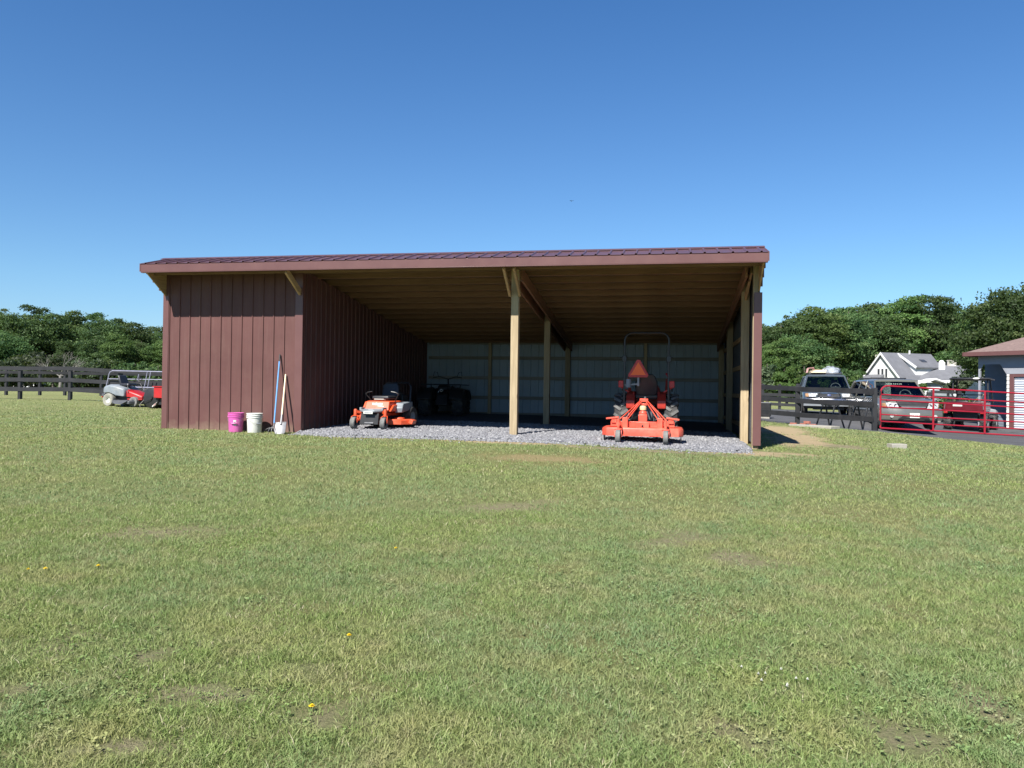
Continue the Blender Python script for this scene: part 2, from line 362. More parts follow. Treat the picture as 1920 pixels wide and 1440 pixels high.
# blades
def leafmat(name, ramp_stops, trans=.35, use_pos=True, rough=.6, spec=.25):
    t=NT(name); r=t.n('ShaderNodeAttribute',attribute_name='tint').outputs['Fac']
    c=t.ramp(r,ramp_stops)
    if use_pos:
        p=t.pos(); c=t.mix(t.ramp(t.noise(.55,4,.6,p),[(.38,0),(.6,.6)]),c,(.185,.28,.15)); c=t.mix(t.ramp(t.noise(1.3,5,.7,p),[(.48,0),(.66,.75)]),c,(.38,.365,.16)); c=t.mix(t.ramp(t.noise(4.5,4,.7,t.n('ShaderNodeVectorMath',operation='ADD').outputs[0] if False else p,.5),[(.5,0),(.7,.55)]),c,(.42,.36,.22)); c=t.mix(t.ramp(t.noise(2.7,4,.6,p,1.5),[(.56,0),(.7,.5)]),c,(.15,.245,.07))
    else:
        oi=t.n('ShaderNodeObjectInfo').outputs['Random']
        hs=t.n('ShaderNodeHueSaturation'); t.l(c,hs.inputs['Color']); t.l(t.math('ADD',t.math('MULTIPLY',oi,.035),.482),hs.inputs['Hue'])
        t.l(t.math('ADD',t.math('MULTIPLY',oi,.7),.72),hs.inputs['Value']); c=hs.outputs[0]
    b=t.n('ShaderNodeBsdfPrincipled',i_Roughness=rough); b.inputs['Specular IOR Level'].default_value=spec; t.l(c,b.inputs['Base Color'])
    tl=t.n('ShaderNodeBsdfTranslucent'); t.l(t.mix(.4,c,(.2,.3,.04)),tl.inputs[0])
    mx=t.n('ShaderNodeMixShader'); mx.inputs[0].default_value=trans; t.l(b.outputs[0],mx.inputs[1]); t.l(tl.outputs[0],mx.inputs[2]); t.l(mx.outputs[0],t.out.inputs[0])
    return t.m
M['weed']=leafmat('weed_leaf',[(0,(.13,.21,.06)),(.5,(.21,.31,.10)),(1,(.30,.39,.15))],.2,True)
M['blade']=leafmat('grass_blade',[(0,(.125,.185,.052)),(.35,(.24,.315,.098)),(.7,(.34,.41,.155)),(.88,(.46,.45,.25)),(1,(.62,.55,.39))])
M['leaf']=leafmat('tree_leaf',[(0,(.018,.042,.016)),(.4,(.040,.078,.026)),(.8,(.075,.125,.042)),(1,(.12,.17,.065))],.3,False)
M['leafmid']=leafmat('mid_leaf',[(0,(.026,.056,.018)),(.4,(.058,.105,.030)),(.8,(.105,.165,.048)),(1,(.15,.20,.07))],.35,False)
M['leaflight']=leafmat('shrub_leaf',[(0,(.028,.058,.014)),(.5,(.058,.108,.026)),(1,(.11,.165,.05))],.3,False)
M['leafdull']=leafmat('dull_leaf',[(0,(.026,.042,.022)),(.5,(.045,.066,.033)),(1,(.08,.098,.052))],.25,False)
M['bark']=paint('bark',(.10,.085,.07),.9,0,.3,3,.4,10)
M['barkpale']=paint('dead_branch_bark',(.17,.16,.145),.9,0,.2,3)
# ---------------------------------------------------------------- world, sun
w=bpy.data.worlds.new('World'); SC.world=w; w.use_nodes=True; nt=w.node_tree
bg=nt.nodes['Background']; sk=nt.nodes.new('ShaderNodeTexSky'); sk.sky_type='NISHITA'; sk.sun_disc=False
SUN=Vector((-.23,-.71,.77)).normalized()
sk.sun_elevation=math.asin(SUN.z); sk.sun_rotation=math.atan2(SUN.x,SUN.y)
sk.altitude=0; sk.air_density=1.0; sk.dust_density=.2; sk.ozone_density=2.0
mxn=nt.nodes.new('ShaderNodeMix'); mxn.data_type='RGBA'; mxn.blend_type='MULTIPLY'; mxn.inputs[0].default_value=1
nt.links.new(sk.outputs[0],mxn.inputs[6])
tc=nt.nodes.new('ShaderNodeTexCoord'); sx=nt.nodes.new('ShaderNodeSeparateXYZ'); nt.links.new(tc.outputs['Generated'],sx.inputs[0])
rp=nt.nodes.new('ShaderNodeValToRGB'); nt.links.new(sx.outputs[2],rp.inputs[0])
els=rp.color_ramp.elements; els[0].position=0; els[0].color=(.80,1.02,1.35,1); els[1].position=.45; els[1].color=(.54,.98,1.42,1)
e2=els.new(1.0); e2.color=(.10,.28,.62,1); e3=els.new(.62); e3.color=(.20,.46,.88,1); e=els.new(.12); e.color=(.78,1.10,1.38,1)
nt.links.new(rp.outputs[0],mxn.inputs[7])
nt.links.new(mxn.outputs[2],bg.inputs[0]); bg.inputs[1].default_value=.052
sd=bpy.data.lights.new('sun','SUN'); sd.energy=5.0; sd.angle=math.radians(.5); sd.color=(1,.955,.88)
so=bpy.data.objects.new('sun',sd); COL.objects.link(so); so.rotation_euler=(-SUN).to_track_quat('-Z','Y').to_euler()
SC.view_settings.view_transform='Standard'; SC.view_settings.look='None'; SC.view_settings.exposure=1.0; SC.view_settings.gamma=1
SC.cycles.max_bounces=6; SC.cycles.diffuse_bounces=2; SC.cycles.transparent_max_bounces=12

# ---------------------------------------------------------------- ground
def axis(lo,a,b,hi,st):
    mid=list(np.arange(a,b+1e-6,st)); out=[]; x=a; s=st
    while x>lo: s*=1.25; x-=s; out.append(max(x,lo))
    out=out[::-1]; x=b; s=st; up=[]
    while x<hi: s*=1.25; x+=s; up.append(min(x,hi))
    return np.array(out+mid+up)
gx=axis(-500,-4,22,500,.16); gy=axis(-300,-13,13,700,.16)
GX,GY=np.meshgrid(gx,gy); V=np.c_[GX.ravel(),GY.ravel(),gz_np(GX.ravel(),GY.ravel())]
nx,ny=len(gx),len(gy); i=np.arange(ny-1)[:,None]*nx+np.arange(nx-1)[None,:]; q=np.stack([i,i+1,i+nx+1,i+nx],-1).reshape(-1)
pa=patch_at(V[:,0],V[:,1])
me=fast_mesh('lawn',V,np.full(len(q)//4,4),q,[M['lawn']],{'p%d'%k:pa[k] for k in range(4)},True)
o=bpy.data.objects.new('lawn',me); COL.objects.link(o); tag(o,kind='structure')

def ruled(name, A, B, n, m, dz, mat, jit=0):
    A=[Vector(a) for a in A]; B=[Vector(b) for b in B]
    def along(P,t):
        L=[0]
        for a,b in zip(P,P[1:]): L.append(L[-1]+(b-a).length)
        d=t*L[-1]
        for k in range(len(P)-1):
            if d<=L[k+1]+1e-9: return P[k].lerp(P[k+1],(d-L[k])/max(1e-9,L[k+1]-L[k]))
        return P[-1]
    v=[]
    for i in range(n+1):
        a=along(A,i/n); b=along(B,i/n)
        if jit: a=a+Vector((0,(pn(a.x,a.y,6,3)-.5)*jit+(pn(a.x,a.y,23,4)-.5)*jit*.5))
        for j in range(m+1):
            p=a.lerp(b,j/m); v.append((p.x,p.y))
    v=np.array(v); dj=np.tile([-.02]+[dz]*m,n+1); z=gz_np(v[:,0],v[:,1])+dj
    mb=MB(); mb._add(np.c_[v,z].tolist(),[(i*(m+1)+j,(i+1)*(m+1)+j,(i+1)*(m+1)+j+1,i*(m+1)+j+1) for i in range(n) for j in range(m)])
    return mb.build(name,mat,sm=60)
drv=ruled('driveway',[(-2,14.2),(6,14.4),(10,14.4),(12.6,14.0),(13.6,12.6),(14.6,10.6),(15.45,9.0),(17,7.4),(18.4,6.35),(21,4.6),(30,1),(45,-2)],
 [(-2,17.2),(6,17.5),(10,18),(12,19),(13,21),(14,25),(18,27),(24,28),(30,28),(38,26),(44,22),(48,12)],160,40,.016,M['asphalt'],.12); tag(drv,kind='structure')
GF=[(3.06,-.42),(3.5,-.55),(4.2,-.78),(5.3,-.80),(5.9,-.85),(7.1,-.92),(8.0,-.92),(8.9,-1.0),(10.3,-1.12),(11.0,-1.02),(11.3,-.75),(11.44,-.45)]
gb=ruled('gravel',GF,[(3.06,8.08),(11.44,8.08)],120,60,.035,M['gravelbed'],.22); tag(gb,kind='structure')
# loose stones over the bed: nobody could count them
def icos():
    bm=bmesh.new(); bmesh.ops.create_icosphere(bm,subdivisions=1,radius=1)
    v=np.array([x.co[:] for x in bm.verts]); f=np.array([[q.index for q in x.verts] for x in bm.faces]); bm.free(); return v,f
iv,jf=icos()
def front_y(x):
    xs=[p[0] for p in GF]; ys=[p[1] for p in GF]; return np.interp(x,xs,ys)
N1=34000; xs=RNG.uniform(3.08,11.42,N1); fy=front_y(xs); u=RNG.random(N1)**1.25
ys=fy-.10+u*(8.0-fy)*.55+RNG.normal(0,.04,N1)
strays=RNG.random(N1)<.05; ys[strays]-=RNG.exponential(.16,strays.sum())
k=(xs>3.1)|(ys<-.05); xs,ys=xs[k],ys[k]; n=len(xs)
# the bed edge wobbles; let stones sit on whatever is below
sz=RNG.uniform(.009,.027,n)*(1+.6*(RNG.random(n)<.08)); A=RNG.uniform(0,2*PI,n)
st=iv[None]*(1+RNG.normal(0,.16,(n,len(iv),1))); st=st*(sz[:,None,None]*np.stack([RNG.uniform(.8,1.4,n),RNG.uniform(.7,1.1,n),RNG.uniform(.45,.8,n)],-1)[:,None,:])
ca,sa=np.cos(A)[:,None],np.sin(A)[:,None]; X=st[...,0]*ca-st[...,1]*sa; Y=st[...,0]*sa+st[...,1]*ca
Z=st[...,2]+(gz_np(xs,ys)+np.interp(ys-front_y(xs),[-.05,.0,.16],[.004,.008,.038]))[:,None]
V=np.stack([X+xs[:,None],Y+ys[:,None],Z],-1).reshape(-1,3)
F=(jf[None]+(np.arange(n)*len(iv))[:,None,None]).reshape(-1)
me=fast_mesh('gravel_stones',V,np.full(n*len(jf),3),F,[M['stonebit']],{'tint':np.repeat(RNG.random(n),len(iv))})
o=bpy.data.objects.new('gravel_stones',me); COL.objects.link(o); tag(o,'loose blue grey crushed stones spread over the shed floor','gravel',kind='stuff')

# ---------------------------------------------------------------- grass blades
def blades(name, n, dmin, dmax, dens_pow, hrange, wid, label, xr=.78, fade=None):
    # distance from the lens weighted so that blades thin out with distance
    u=RNG.random(n)
    if dens_pow==2: D=dmin*(dmax/dmin)**u
    else:
        e=2-dens_pow; D=(dmin**e+u*(dmax**e-dmin**e))**(1/e)
    lat=(RNG.random(n)*2-1)*(.70*D+min(2.0,dmin*.75))
    fx,fy_=-math.sin(YAW),math.cos(YAW); x=CAM.x+fx*D+fy_*lat; y=CAM.y+fy_*D-fx*lat
    # keep out of the shed, gravel, driveway
    k=~((x>-.02)&(x<11.62)&(y>-.04)&(y<8.25)); k&=~((x>3.0)&(x<11.5)&(y>front_y(x)+.05)&(y<8.2))
    dx=[-2,12.6,13.6,14.6,15.45,17,18.4,21,30,45]; dy=[14.2,14.0,12.6,10.6,9.0,7.4,6.35,4.6,1,-2]
    far=[(-2,17.2),(10,18),(13,21),(14,25),(24,28),(48,28)]
    top=np.interp(x,[a for a,b in far],[b for a,b in far]); k&=~((y>np.interp(x,dx,dy)-.02)&(y<top)&(x>-2)&(x<48))
    P=patch_at(x,y); bare=np.clip(.38*np.clip((pn(x,y,3.1,9)*.5+pn(x,y,11,8)*.5-.55)*6,0,1)+P[1]*.93+P[3]*1.05+P[0]*.8+P[2]*.15,0,1); k&=RNG.random(n)>bare
    if fade: k&=RNG.random(n)<np.clip((fade[1]-D)/(fade[1]-fade[0]),0,1)
    cl=pn(x,y,9,6)*.6+pn(x,y,31,7)*.4; k&=RNG.random(n)<.35+1.0*cl
    x,y,cl,Pk=x[k],y[k],cl[k],P[:,k]; D=D[k]; n=len(x); z=gz_np(x,y)
    h=RNG.uniform(*hrange,n)*(.55+.9*cl)*(1-.35*np.clip(Pk[2]+Pk[1],0,1)); a=RNG.uniform(0,2*PI,n); lean=RNG.uniform(.2,2.1,n)*h
    w=wid*RNG.uniform(.7,1.3,n)*np.maximum(1,D/7)
    b=RNG.uniform(0,2*PI,n); wx,wy=np.cos(b)*w/2,np.sin(b)*w/2; lx,ly=np.cos(a)*lean,np.sin(a)*lean
    V=np.empty((n,5,3))
    V[:,0]=np.c_[x-wx,y-wy,z-.004]; V[:,1]=np.c_[x+wx,y+wy,z-.004]
    V[:,2]=np.c_[x+wx*.8+lx*.35,y+wy*.8+ly*.35,z+h*.6]; V[:,3]=np.c_[x-wx*.8+lx*.35,y-wy*.8+ly*.35,z+h*.6]
    V[:,4]=np.c_[x+lx,y+ly,z+h*.95]
    base=(np.arange(n)*5)[:,None]; loops=(base+np.array([0,1,2,3,3,2,4])).reshape(-1); counts=np.tile([4,3],n)
    tint=np.clip(RNG.beta(1.6,2.0,n)*.85+.25*(Pk[2]+Pk[0])*RNG.random(n)+(RNG.random(n)<.06)*.5,0,1)
    me=fast_mesh(name,V.reshape(-1,3),counts,loops,[M['blade']],{'tint':np.repeat(tint,5)})
    o=bpy.data.objects.new(name,me); COL.objects.link(o); tag(o,label,'grass',kind='stuff'); return o
blades('grass',640000,2.6,7.5,1.6,(.012,.036),.0034,'short mown green grass of the near lawn')
blades('grass',380000,7.5,34,2,(.016,.036),.0048,'short mown green grass in front of and around the brown shed',fade=(15,33))
# broad leaved weeds and clover between the blades
def weeds(n):
    u=RNG.random(n); D=2.9*(11/2.9)**u; lat=(RNG.random(n)*2-1)*(.7*D+2); fx,fy_=-math.sin(YAW),math.cos(YAW)
    x=CAM.x+fx*D+fy_*lat; y=CAM.y+fy_*D-fx*lat
    q=np.clip((pn(x,y,1.1,12)*.55+pn(x,y,3.7,13)*.45-.52)*5,0,1); q=np.maximum(q,np.exp(-((x-10.25)**2+(y+10.6)**2)/.25)); k=RNG.random(n)<q; x,y,D=x[k],y[k],D[k]; n=len(x)
    m_=5; X=np.repeat(x,m_)+RNG.normal(0,.006,n*m_); Y=np.repeat(y,m_)+RNG.normal(0,.006,n*m_); n=n*m_
    a=RNG.uniform(0,2*PI,n); L=RNG.uniform(.008,.020,n); W=L*RNG.uniform(.28,.45,n); z=gz_np(X,Y)+RNG.uniform(.006,.024,n); up=RNG.uniform(-.2,.5,n)*L
    c,s_=np.cos(a),np.sin(a); V=np.empty((n,4,3)); V[:,0]=np.c_[X,Y,z]; V[:,2]=np.c_[X+c*L,Y+s_*L,z+up]; V[:,1]=np.c_[X+c*L*.5-s_*W,Y+s_*L*.5+c*W,z+up*.7+.002]; V[:,3]=np.c_[X+c*L*.5+s_*W,Y+s_*L*.5-c*W,z+up*.7+.002]
    me=fast_mesh('weed_leaves',V.reshape(-1,3),np.full(n,4),np.arange(4*n),[M['weed']],{'tint':np.repeat(RNG.random(n),4)})
    o=bpy.data.objects.new('weed_leaves',me); COL.objects.link(o); tag(o,'low broad leaved clover and plantain scattered through the near lawn','weeds',kind='stuff')
weeds(16000)
# weeds and flowers
def flower(px,py,col,label,cat,name,s,group):
    r=empty(name,(px,py,gz(px,py)+.0),random.uniform(0,6),label,cat,group)
    mb=MB(); mb.tube([(0,0,0),(.003,.002,.024)],.0015,5); mb.build('stem',M['leaflight'],r)
    mb=MB()
    for ring,(nn,rad,zz) in enumerate(((12,s,.025),(9,s*.65,.029),(5,s*.3,.032))):
        for k in range(nn):
            a=2*PI*k/nn+ring*.3; c,sn=math.cos(a),math.sin(a); ww=s*.22
            mb._add([(.003-sn*ww*.3,.002+c*ww*.3,.025),(.003+sn*ww*.3,.002-c*ww*.3,.025),(.003+c*rad+sn*ww,.002+sn*rad-c*ww,zz),(.003+c*rad*1.1,.002+sn*rad*1.1,zz+.002),(.003+c*rad-sn*ww,.002+sn*rad+c*ww,zz)],[(0,1,2,3,4)])
    mb.build('flower_head',M[col],r); return r
for i,(x,y,s,lab) in enumerate([(8.59,-11.31,.012,'yellow dandelion nearest the bottom of the lawn, left of the middle'),(8.41,-10.5,.012,'yellow dandelion alone in the near lawn, second nearest the bottom'),(8.03,-8.7,.012,'small yellow dandelion farthest out, left of and below the bare soil spot'),
  (5.92,-9.74,.014,'yellow dandelion, middle of the row of three at the left lawn edge'),(6.22,-9.6,.013,'yellow dandelion, rightmost of the row of three at the left lawn edge'),(5.83,-9.78,.011,'small yellow dandelion, leftmost of the row of three at the left lawn edge')]):
    flower(x,y,'dandelion',lab,'dandelion','dandelion',s,'dandelions in the lawn')
cl=random.Random(3)
for k in range(9):
    x=10.49+cl.uniform(-.12,.16); y=-10.58+cl.uniform(-.12,.12)
    flower(x,y,'clover','tiny white clover flower in the green clump at lower right of the lawn','flower','clover_flower',.0055,'white clover flowers in the lawn')
XL,XC,XM,XR,YB=0.0,2.99,7.15,11.59,8.13
def zc(y): return 3.27-.1169*y           # underside of the deck
def ribbed(mb, o, u, width, nrm, zbot, ztop, pitch=.2286, rw=.032, rh=.019, mi=0, off=.1, minor=True):
    """vertical ribbed sheet: o corner (x,y), u unit dir, nrm outward unit dir; zbot/ztop functions of distance"""
    pts=[(0,0)]; d=off
    while d+rw<width-.01:
        if minor and d+rw+pitch*.38<width:
            pass
        pts+=[(d,0),(d+.009,rh),(d+rw-.009,rh),(d+rw,0)]
        if minor:
            for q in (.36,.66):
                m=d+rw+(pitch-rw)*q
                if m+.02<width: pts+=[(m,0),(m+.006,.0035),(m+.014,.0035),(m+.02,0)]
        d+=pitch
    pts.append((width,0)); v=[]
    for (s,h) in pts:
        x=o[0]+u[0]*s+nrm[0]*h; y=o[1]+u[1]*s+nrm[1]*h
        v+=[(x,y,zbot(s)),(x,y,ztop(s))]
    th=.004
    n=len(pts)
    for (s,h) in pts:
        x=o[0]+u[0]*s+nrm[0]*(h-th); y=o[1]+u[1]*s+nrm[1]*(h-th)
        v+=[(x,y,zbot(s)),(x,y,ztop(s))]
    f=[]
    for i in range(n-1):
        f.append((2*i,2*i+2,2*i+3,2*i+1)); j=2*n
        f.append((j+2*i+1,j+2*i+3,j+2*i+2,j+2*i)); f.append((2*i+1,2*i+3,j+2*i+3,j+2*i+1)); f.append((2*i,j+2*i,j+2*i+2,2*i+2))
    f+=[(0,1,2*n+1,2*n),(2*n-2,2*n-1,4*n-1,4*n-2)]
    mb._add(v,f,mi); return mb
shed=empty('open_front_shed',(0,0,0),0,'brown ribbed metal pole shed with two open bays and one closed bay','shed')
# skins
m=MB(); ribbed(m,(XL+.04,0),(1,0),XC-XL-.08,(0,-1),lambda s:-.10,lambda s:3.16,off=.055,minor=False); m.build('front_wall',M['brown'],shed,sm=20)
m=MB(); ribbed(m,(XL,YB+.05),(0,-1),YB+.01,(-1,0),lambda s:-.1,lambda s:zc(YB-s)-.02); m.build('side_wall',M['brown'],shed,sm=20)
m=MB(); ribbed(m,(XC,.06),(0,1),YB-.1,(1,0),lambda s:-.10,lambda s:zc(s)-.10,minor=False); m.build('partition_wall',M['brown'],shed,sm=20)
m=MB(); ribbed(m,(XL,YB+.06),(1,0),XR,(0,1),lambda s:-.1,lambda s:zc(YB)-.02); m.build('rear_wall',M['brown'],shed,sm=20)
m=MB(); ribbed(m,(XC+.02,YB+.03),(1,0),XR-XC-.06,(0,-1),lambda s:.0,lambda s:zc(YB)-.06,rh=.026,pitch=.2286,rw=.06,minor=False); m.build('rear_wall_lining',M['liner'],shed,sm=20)
m=MB(); ribbed(m,(XR-.02,.0),(0,1),YB+.02,(1,0),lambda s:-.12,lambda s:zc(s)-.02); m.build('side_wall',M['brown'],shed,sm=20)
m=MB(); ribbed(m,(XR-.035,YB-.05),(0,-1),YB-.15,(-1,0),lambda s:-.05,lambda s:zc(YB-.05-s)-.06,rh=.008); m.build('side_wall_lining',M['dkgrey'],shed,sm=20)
# corner trims
m=MB(); m.b2((XL-.022,-.026,-.11),(XL+.10,-.001,3.12)); m.b2((XL-.026,-.022,-.11),(XL-.002,.10,3.12)); m.build('corner_trim',M['brown_trim'],shed,bevel=.003)
m=MB(); m.b2((XC-.13,-.026,-.11),(XC+.022,-.001,3.12)); m.b2((XC+.001,-.022,-.11),(XC+.026,.09,3.12)); m.build('corner_trim',M['brown_trim'],shed,bevel=.003)
m=MB(); m.b2((XR-.115,-.022,-.055),(XR+.022,-.001,2.62)); m.b2((XR+.0,-.02,-.055),(XR+.024,.10,2.62)); m.build('corner_trim',M['brown_trim'],shed,bevel=.003)
# base board below the closed bay
m=MB(); m.b2((XL+.0,.005,-.16),(XC,.04,-.06)); m.build('skirt_board',M['lumx'],shed)
# posts
def post(x,y,zt,w=.14,mat='lumz',name='post',zb=None):
    m=MB(); z0=(gz(x,y)-.08) if zb is None else zb; m.box((0,0,(z0+zt)/2),(w,w,zt-z0)); m.build(name,M[mat],shed,bevel=.006,loc=(x,y,0))
post(XM+.07,.07,3.12); post(XR-.075,.075,3.12,.10); post(XR-.14,1.3,zc(1.3)-.14,.145); post(XR-.14,5.05,zc(5)-.14); post(XM+.07,4.1,zc(4.1)-.14); post(XM+.07,YB-.09,zc(YB)-.14); post(4.95,YB-.09,zc(YB)-.1,.09); post(XC-.09,YB-.12,zc(YB)-.14); post(9.4,YB-.09,zc(YB)-.1,.09); post(XR-.14,YB-.1,zc(YB)-.14)
# rear wall girts
for z in (.16,.63,1.2,1.78,2.22):
    m=MB(); m.box((0,0,0),(XR-XC-.2,.04,.095)); m.build('wall_girt',M['girt'],shed,bevel=.003,loc=((XR+XC)/2,YB-.045,z))
for z in (.2,.8,1.4,2.0):
    m=MB(); m.box((0,0,0),(.04,YB-1.5,.09)); m.build('wall_girt',M['lumy'],shed,bevel=.003,loc=(XR-.062,YB/2+.7,z))
# roof: purlins, deck, rafters
y=-.42
while y<YB:
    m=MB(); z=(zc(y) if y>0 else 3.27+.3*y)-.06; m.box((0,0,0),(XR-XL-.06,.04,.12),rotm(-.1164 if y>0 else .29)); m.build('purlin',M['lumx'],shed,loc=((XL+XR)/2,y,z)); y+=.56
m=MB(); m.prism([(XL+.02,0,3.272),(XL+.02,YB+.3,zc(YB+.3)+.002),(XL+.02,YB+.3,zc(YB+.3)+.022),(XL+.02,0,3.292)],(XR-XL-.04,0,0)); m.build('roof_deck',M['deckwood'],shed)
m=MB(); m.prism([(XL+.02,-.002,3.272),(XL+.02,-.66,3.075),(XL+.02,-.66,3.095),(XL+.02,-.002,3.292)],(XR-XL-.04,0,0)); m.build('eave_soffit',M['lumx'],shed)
for x,nm in ((XM-.028,1),(XM+.168,1),(XR-.235,1)):
    m=MB(); m.prism([(-.02,.12,zc(.12)-.125),(-.02,YB-.02,zc(YB)-.125),(-.02,YB-.02,zc(YB)-.33),(-.02,.12,zc(.12)-.35)],(.04,0,0)); m.build('rafter',M['rafter'],shed,loc=(x,0,0))
m=MB(); m.box((0,0,0),(XR-XL-.3,.035,.16)); m.build('header_beam',M['lumx'],shed,loc=((XL+XR)/2,.02,3.15))
# braces out to the eave
def brace(x,zb=2.58,w=.038,h=.12,y0=.0,mat='lumy'):
    m=MB(); m.beam((0,y0,zb),(0,-.62,3.04),w,h,up=(0,0,1)); m.build('eave_brace',M[mat],shed,loc=(x,0,0))
brace(XM-.022,2.62,h=.09); brace(XM+.165,2.62,h=.09); brace(XC-.03,2.70,y0=-.03,h=.12)
m=MB(); m.beam((0,1.3,2.66),(0,.25,3.05),.04,.12); m.build('eave_brace',M['lumy'],shed,loc=(XR-.14,0,0))
m=MB(); m.beam((0,.02,2.45),(0,-.1,2.9),.02,.1); 
for x,s in ((XL+.02,1),(XR-.04,1)):
    m=MB(); m.prism([(0,0,2.64),(0,-.66,3.05),(0,-.66,3.075),(0,0,3.27)],(.025,0,0)); m.build('gable_gusset',M['lumy'],shed,loc=(x,0,0))
m=MB()
for k in range(3):   # stepped ends of the side sheets
    y1=-.2*k-.0; y2=-.2*(k+1); zlo=2.66+.41*(k+.0)/3.2; m.b2((XR-.012,y2,zlo+.06),(XR+.006,y1,3.2+.3*y1-.0))
    m.b2((XR+.006,y1-.05,zlo+.06),(XR+.024,y1-.02,3.2+.3*y1-.02))
m.build('gable_sheet',M['brown'],shed,sm=0)
m=MB()
for k in range(3):
    y1=-.2*k-.0; y2=-.2*(k+1); zlo=2.70+.41*(k+.0)/3.0; m.b2((XL-.006,y2,zlo+.05),(XL+.012,y1,3.2+.3*y1))
m.build('gable_sheet',M['brown'],shed,sm=0)
# fascia and roof sheets
m=MB(); m.b2((XL-.03,-.735,3.045),(XR+.03,-.70,3.19)); m.b2((XL-.03,-.735,3.03),(XR+.03,-.66,3.045)); m.build('fascia',M['brown_trim'],shed,bevel=.003)
def roof_sheet(p0,p1,th=.02):   # p0 eave (y,z) -> p1 ridge
    m=MB(); (y0,z0),(y1,z1)=p0,p1; d=Vector((0,y1-y0,z1-z0)).normalized(); nn=Vector((0,-d.z,d.y)) 
    if nn.z<0: nn=-nn
    xs=[XL-.045]; hs=[0]; x=XL+.06
    while x<XR-.02:
        for dx,h in ((0,0),(.012,.022),(.034,.022),(.046,0)): xs.append(x+dx); hs.append(h)
        x+=.2286
    xs.append(XR+.045); hs.append(0); n=len(xs); v=[];f=[]
    for xx,h in zip(xs,hs):
        for (yy,zz) in (p0,p1):
            for o_ in (h,h-.006): q=Vector((xx,yy,zz))+nn*o_; v.append(q)
    for i in range(n-1):
        a=4*i;b=4*i+4
        f+=[(a,b,b+2,a+2),(a+1,a+3,b+3,b+1),(a,a+1,b+1,b),(a+2,b+2,b+3,a+3)]
    f+=[(0,2,3,1),(4*n-4,4*n-3,4*n-1,4*n-2)]
    m._add(v,f); return m
roof_sheet((-.745,3.20),(.0,3.405)).build('roof_sheet',M['roof'],shed,sm=20)
roof_sheet((YB+.33,2.38),(.0,3.400)).build('roof_sheet',M['roof'],shed,sm=20)
m=MB(); m.prism([(XL-.05,-.10,3.402),(XL-.05,0,3.436),(XL-.05,.12,3.424),(XL-.05,.12,3.41),(XL-.05,0,3.42),(XL-.05,-.10,3.390)],(XR-XL+.10,0,0)); m.build('ridge_cap',M['roof'],shed,sm=20)
for x in (XL-.05,XR+.028):   # rake trim
    m=MB(); m.prism([(0,-.74,3.05),(0,-.74,3.205),(0,0,3.41),(0,YB+.33,2.39),(0,YB+.33,2.24),(0,0,3.26)],(.022,0,0)); m.build('rake_trim',M['brown_trim'],shed,sm=0,loc=(x,0,0))
m=MB(); m.tube([(3.6,YB-.12,2.29),(6.7,YB-.12,2.29)],.012,6); m.build('light_slit_tube',M['white'],shed)  # white tube imitates the bright slit of daylight between rear wall and roof

# ---------------------------------------------------------------- buckets, tools at the wall
def bucket(x,y,mat,label,hz,patch=None):
    r=empty('bucket',(x,y,gz(x,y)),hz,label,'bucket')
    m=MB(); m.lathe([(.001,.0),(.128,.0),(.131,.006),(.142,.285),(.151,.287),(.151,.297),(.143,.300),(.144,.322),(.153,.324),(.153,.334),(.146,.337),(.147,.356),(.153,.358),(.155,.372),(.150,.376),(.144,.372),(.138,.30),(.127,.012),(.001,.010)],n=40)
    m.build('pail',M[mat],r,sm=30)
    m=MB(); pts=[(.152*math.cos(a),-.152*abs(math.sin(a))*1.02-.006, .30-.13*math.sin(a)) for a in [PI*k/14 for k in range(15)]]
    m.tube(pts,.0022,6); b=m.build('bail_handle',M['steel'],r)
    g=MB(); g.tube(pts[5:9],.011,8); g.build('grip',M[mat if mat=='pink' else 'grey'],b)
    for s in (-1,1):
        m=MB(); m.box((s*.153,0,.298),(.014,.03,.03)); m.build('ear',M[mat],r,bevel=.003)
    if patch:
        m=MB()
        for k in range(5):
            a0=-PI/2-.02+k*.075; a1=a0+.078; rr=.1385
            m._add([(rr*math.cos(a0),rr*math.sin(a0),.13),(rr*math.cos(a1),rr*math.sin(a1),.13),((rr+.005)*math.cos(a1),(rr+.005)*math.sin(a1),.235),((rr+.005)*math.cos(a0),(rr+.005)*math.sin(a0),.235)],[(0,1,2,3)])
        m.build('sticker',M['white'],r)
        m=MB()
        for k in range(4):
            a0=-PI/2+.03+k*.065; a1=a0+.068; rr=.142
            m._add([(rr*math.cos(a0),rr*math.sin(a0),.15),(rr*math.cos(a1),rr*math.sin(a1),.15),((rr+.003)*math.cos(a1),(rr+.003)*math.sin(a1),.205),((rr+.003)*math.cos(a0),(rr+.003)*math.sin(a0),.205)],[(0,1,2,3)])
        m.build('sticker_print',M['grey'],r)
bucket(1.79,-.30,'pink','bright pink plastic bucket with a small pale sticker by the brown wall',.2,True)
bucket(2.19,-.31,'white','dirty white plastic bucket beside the pink one by the brown wall',.9)
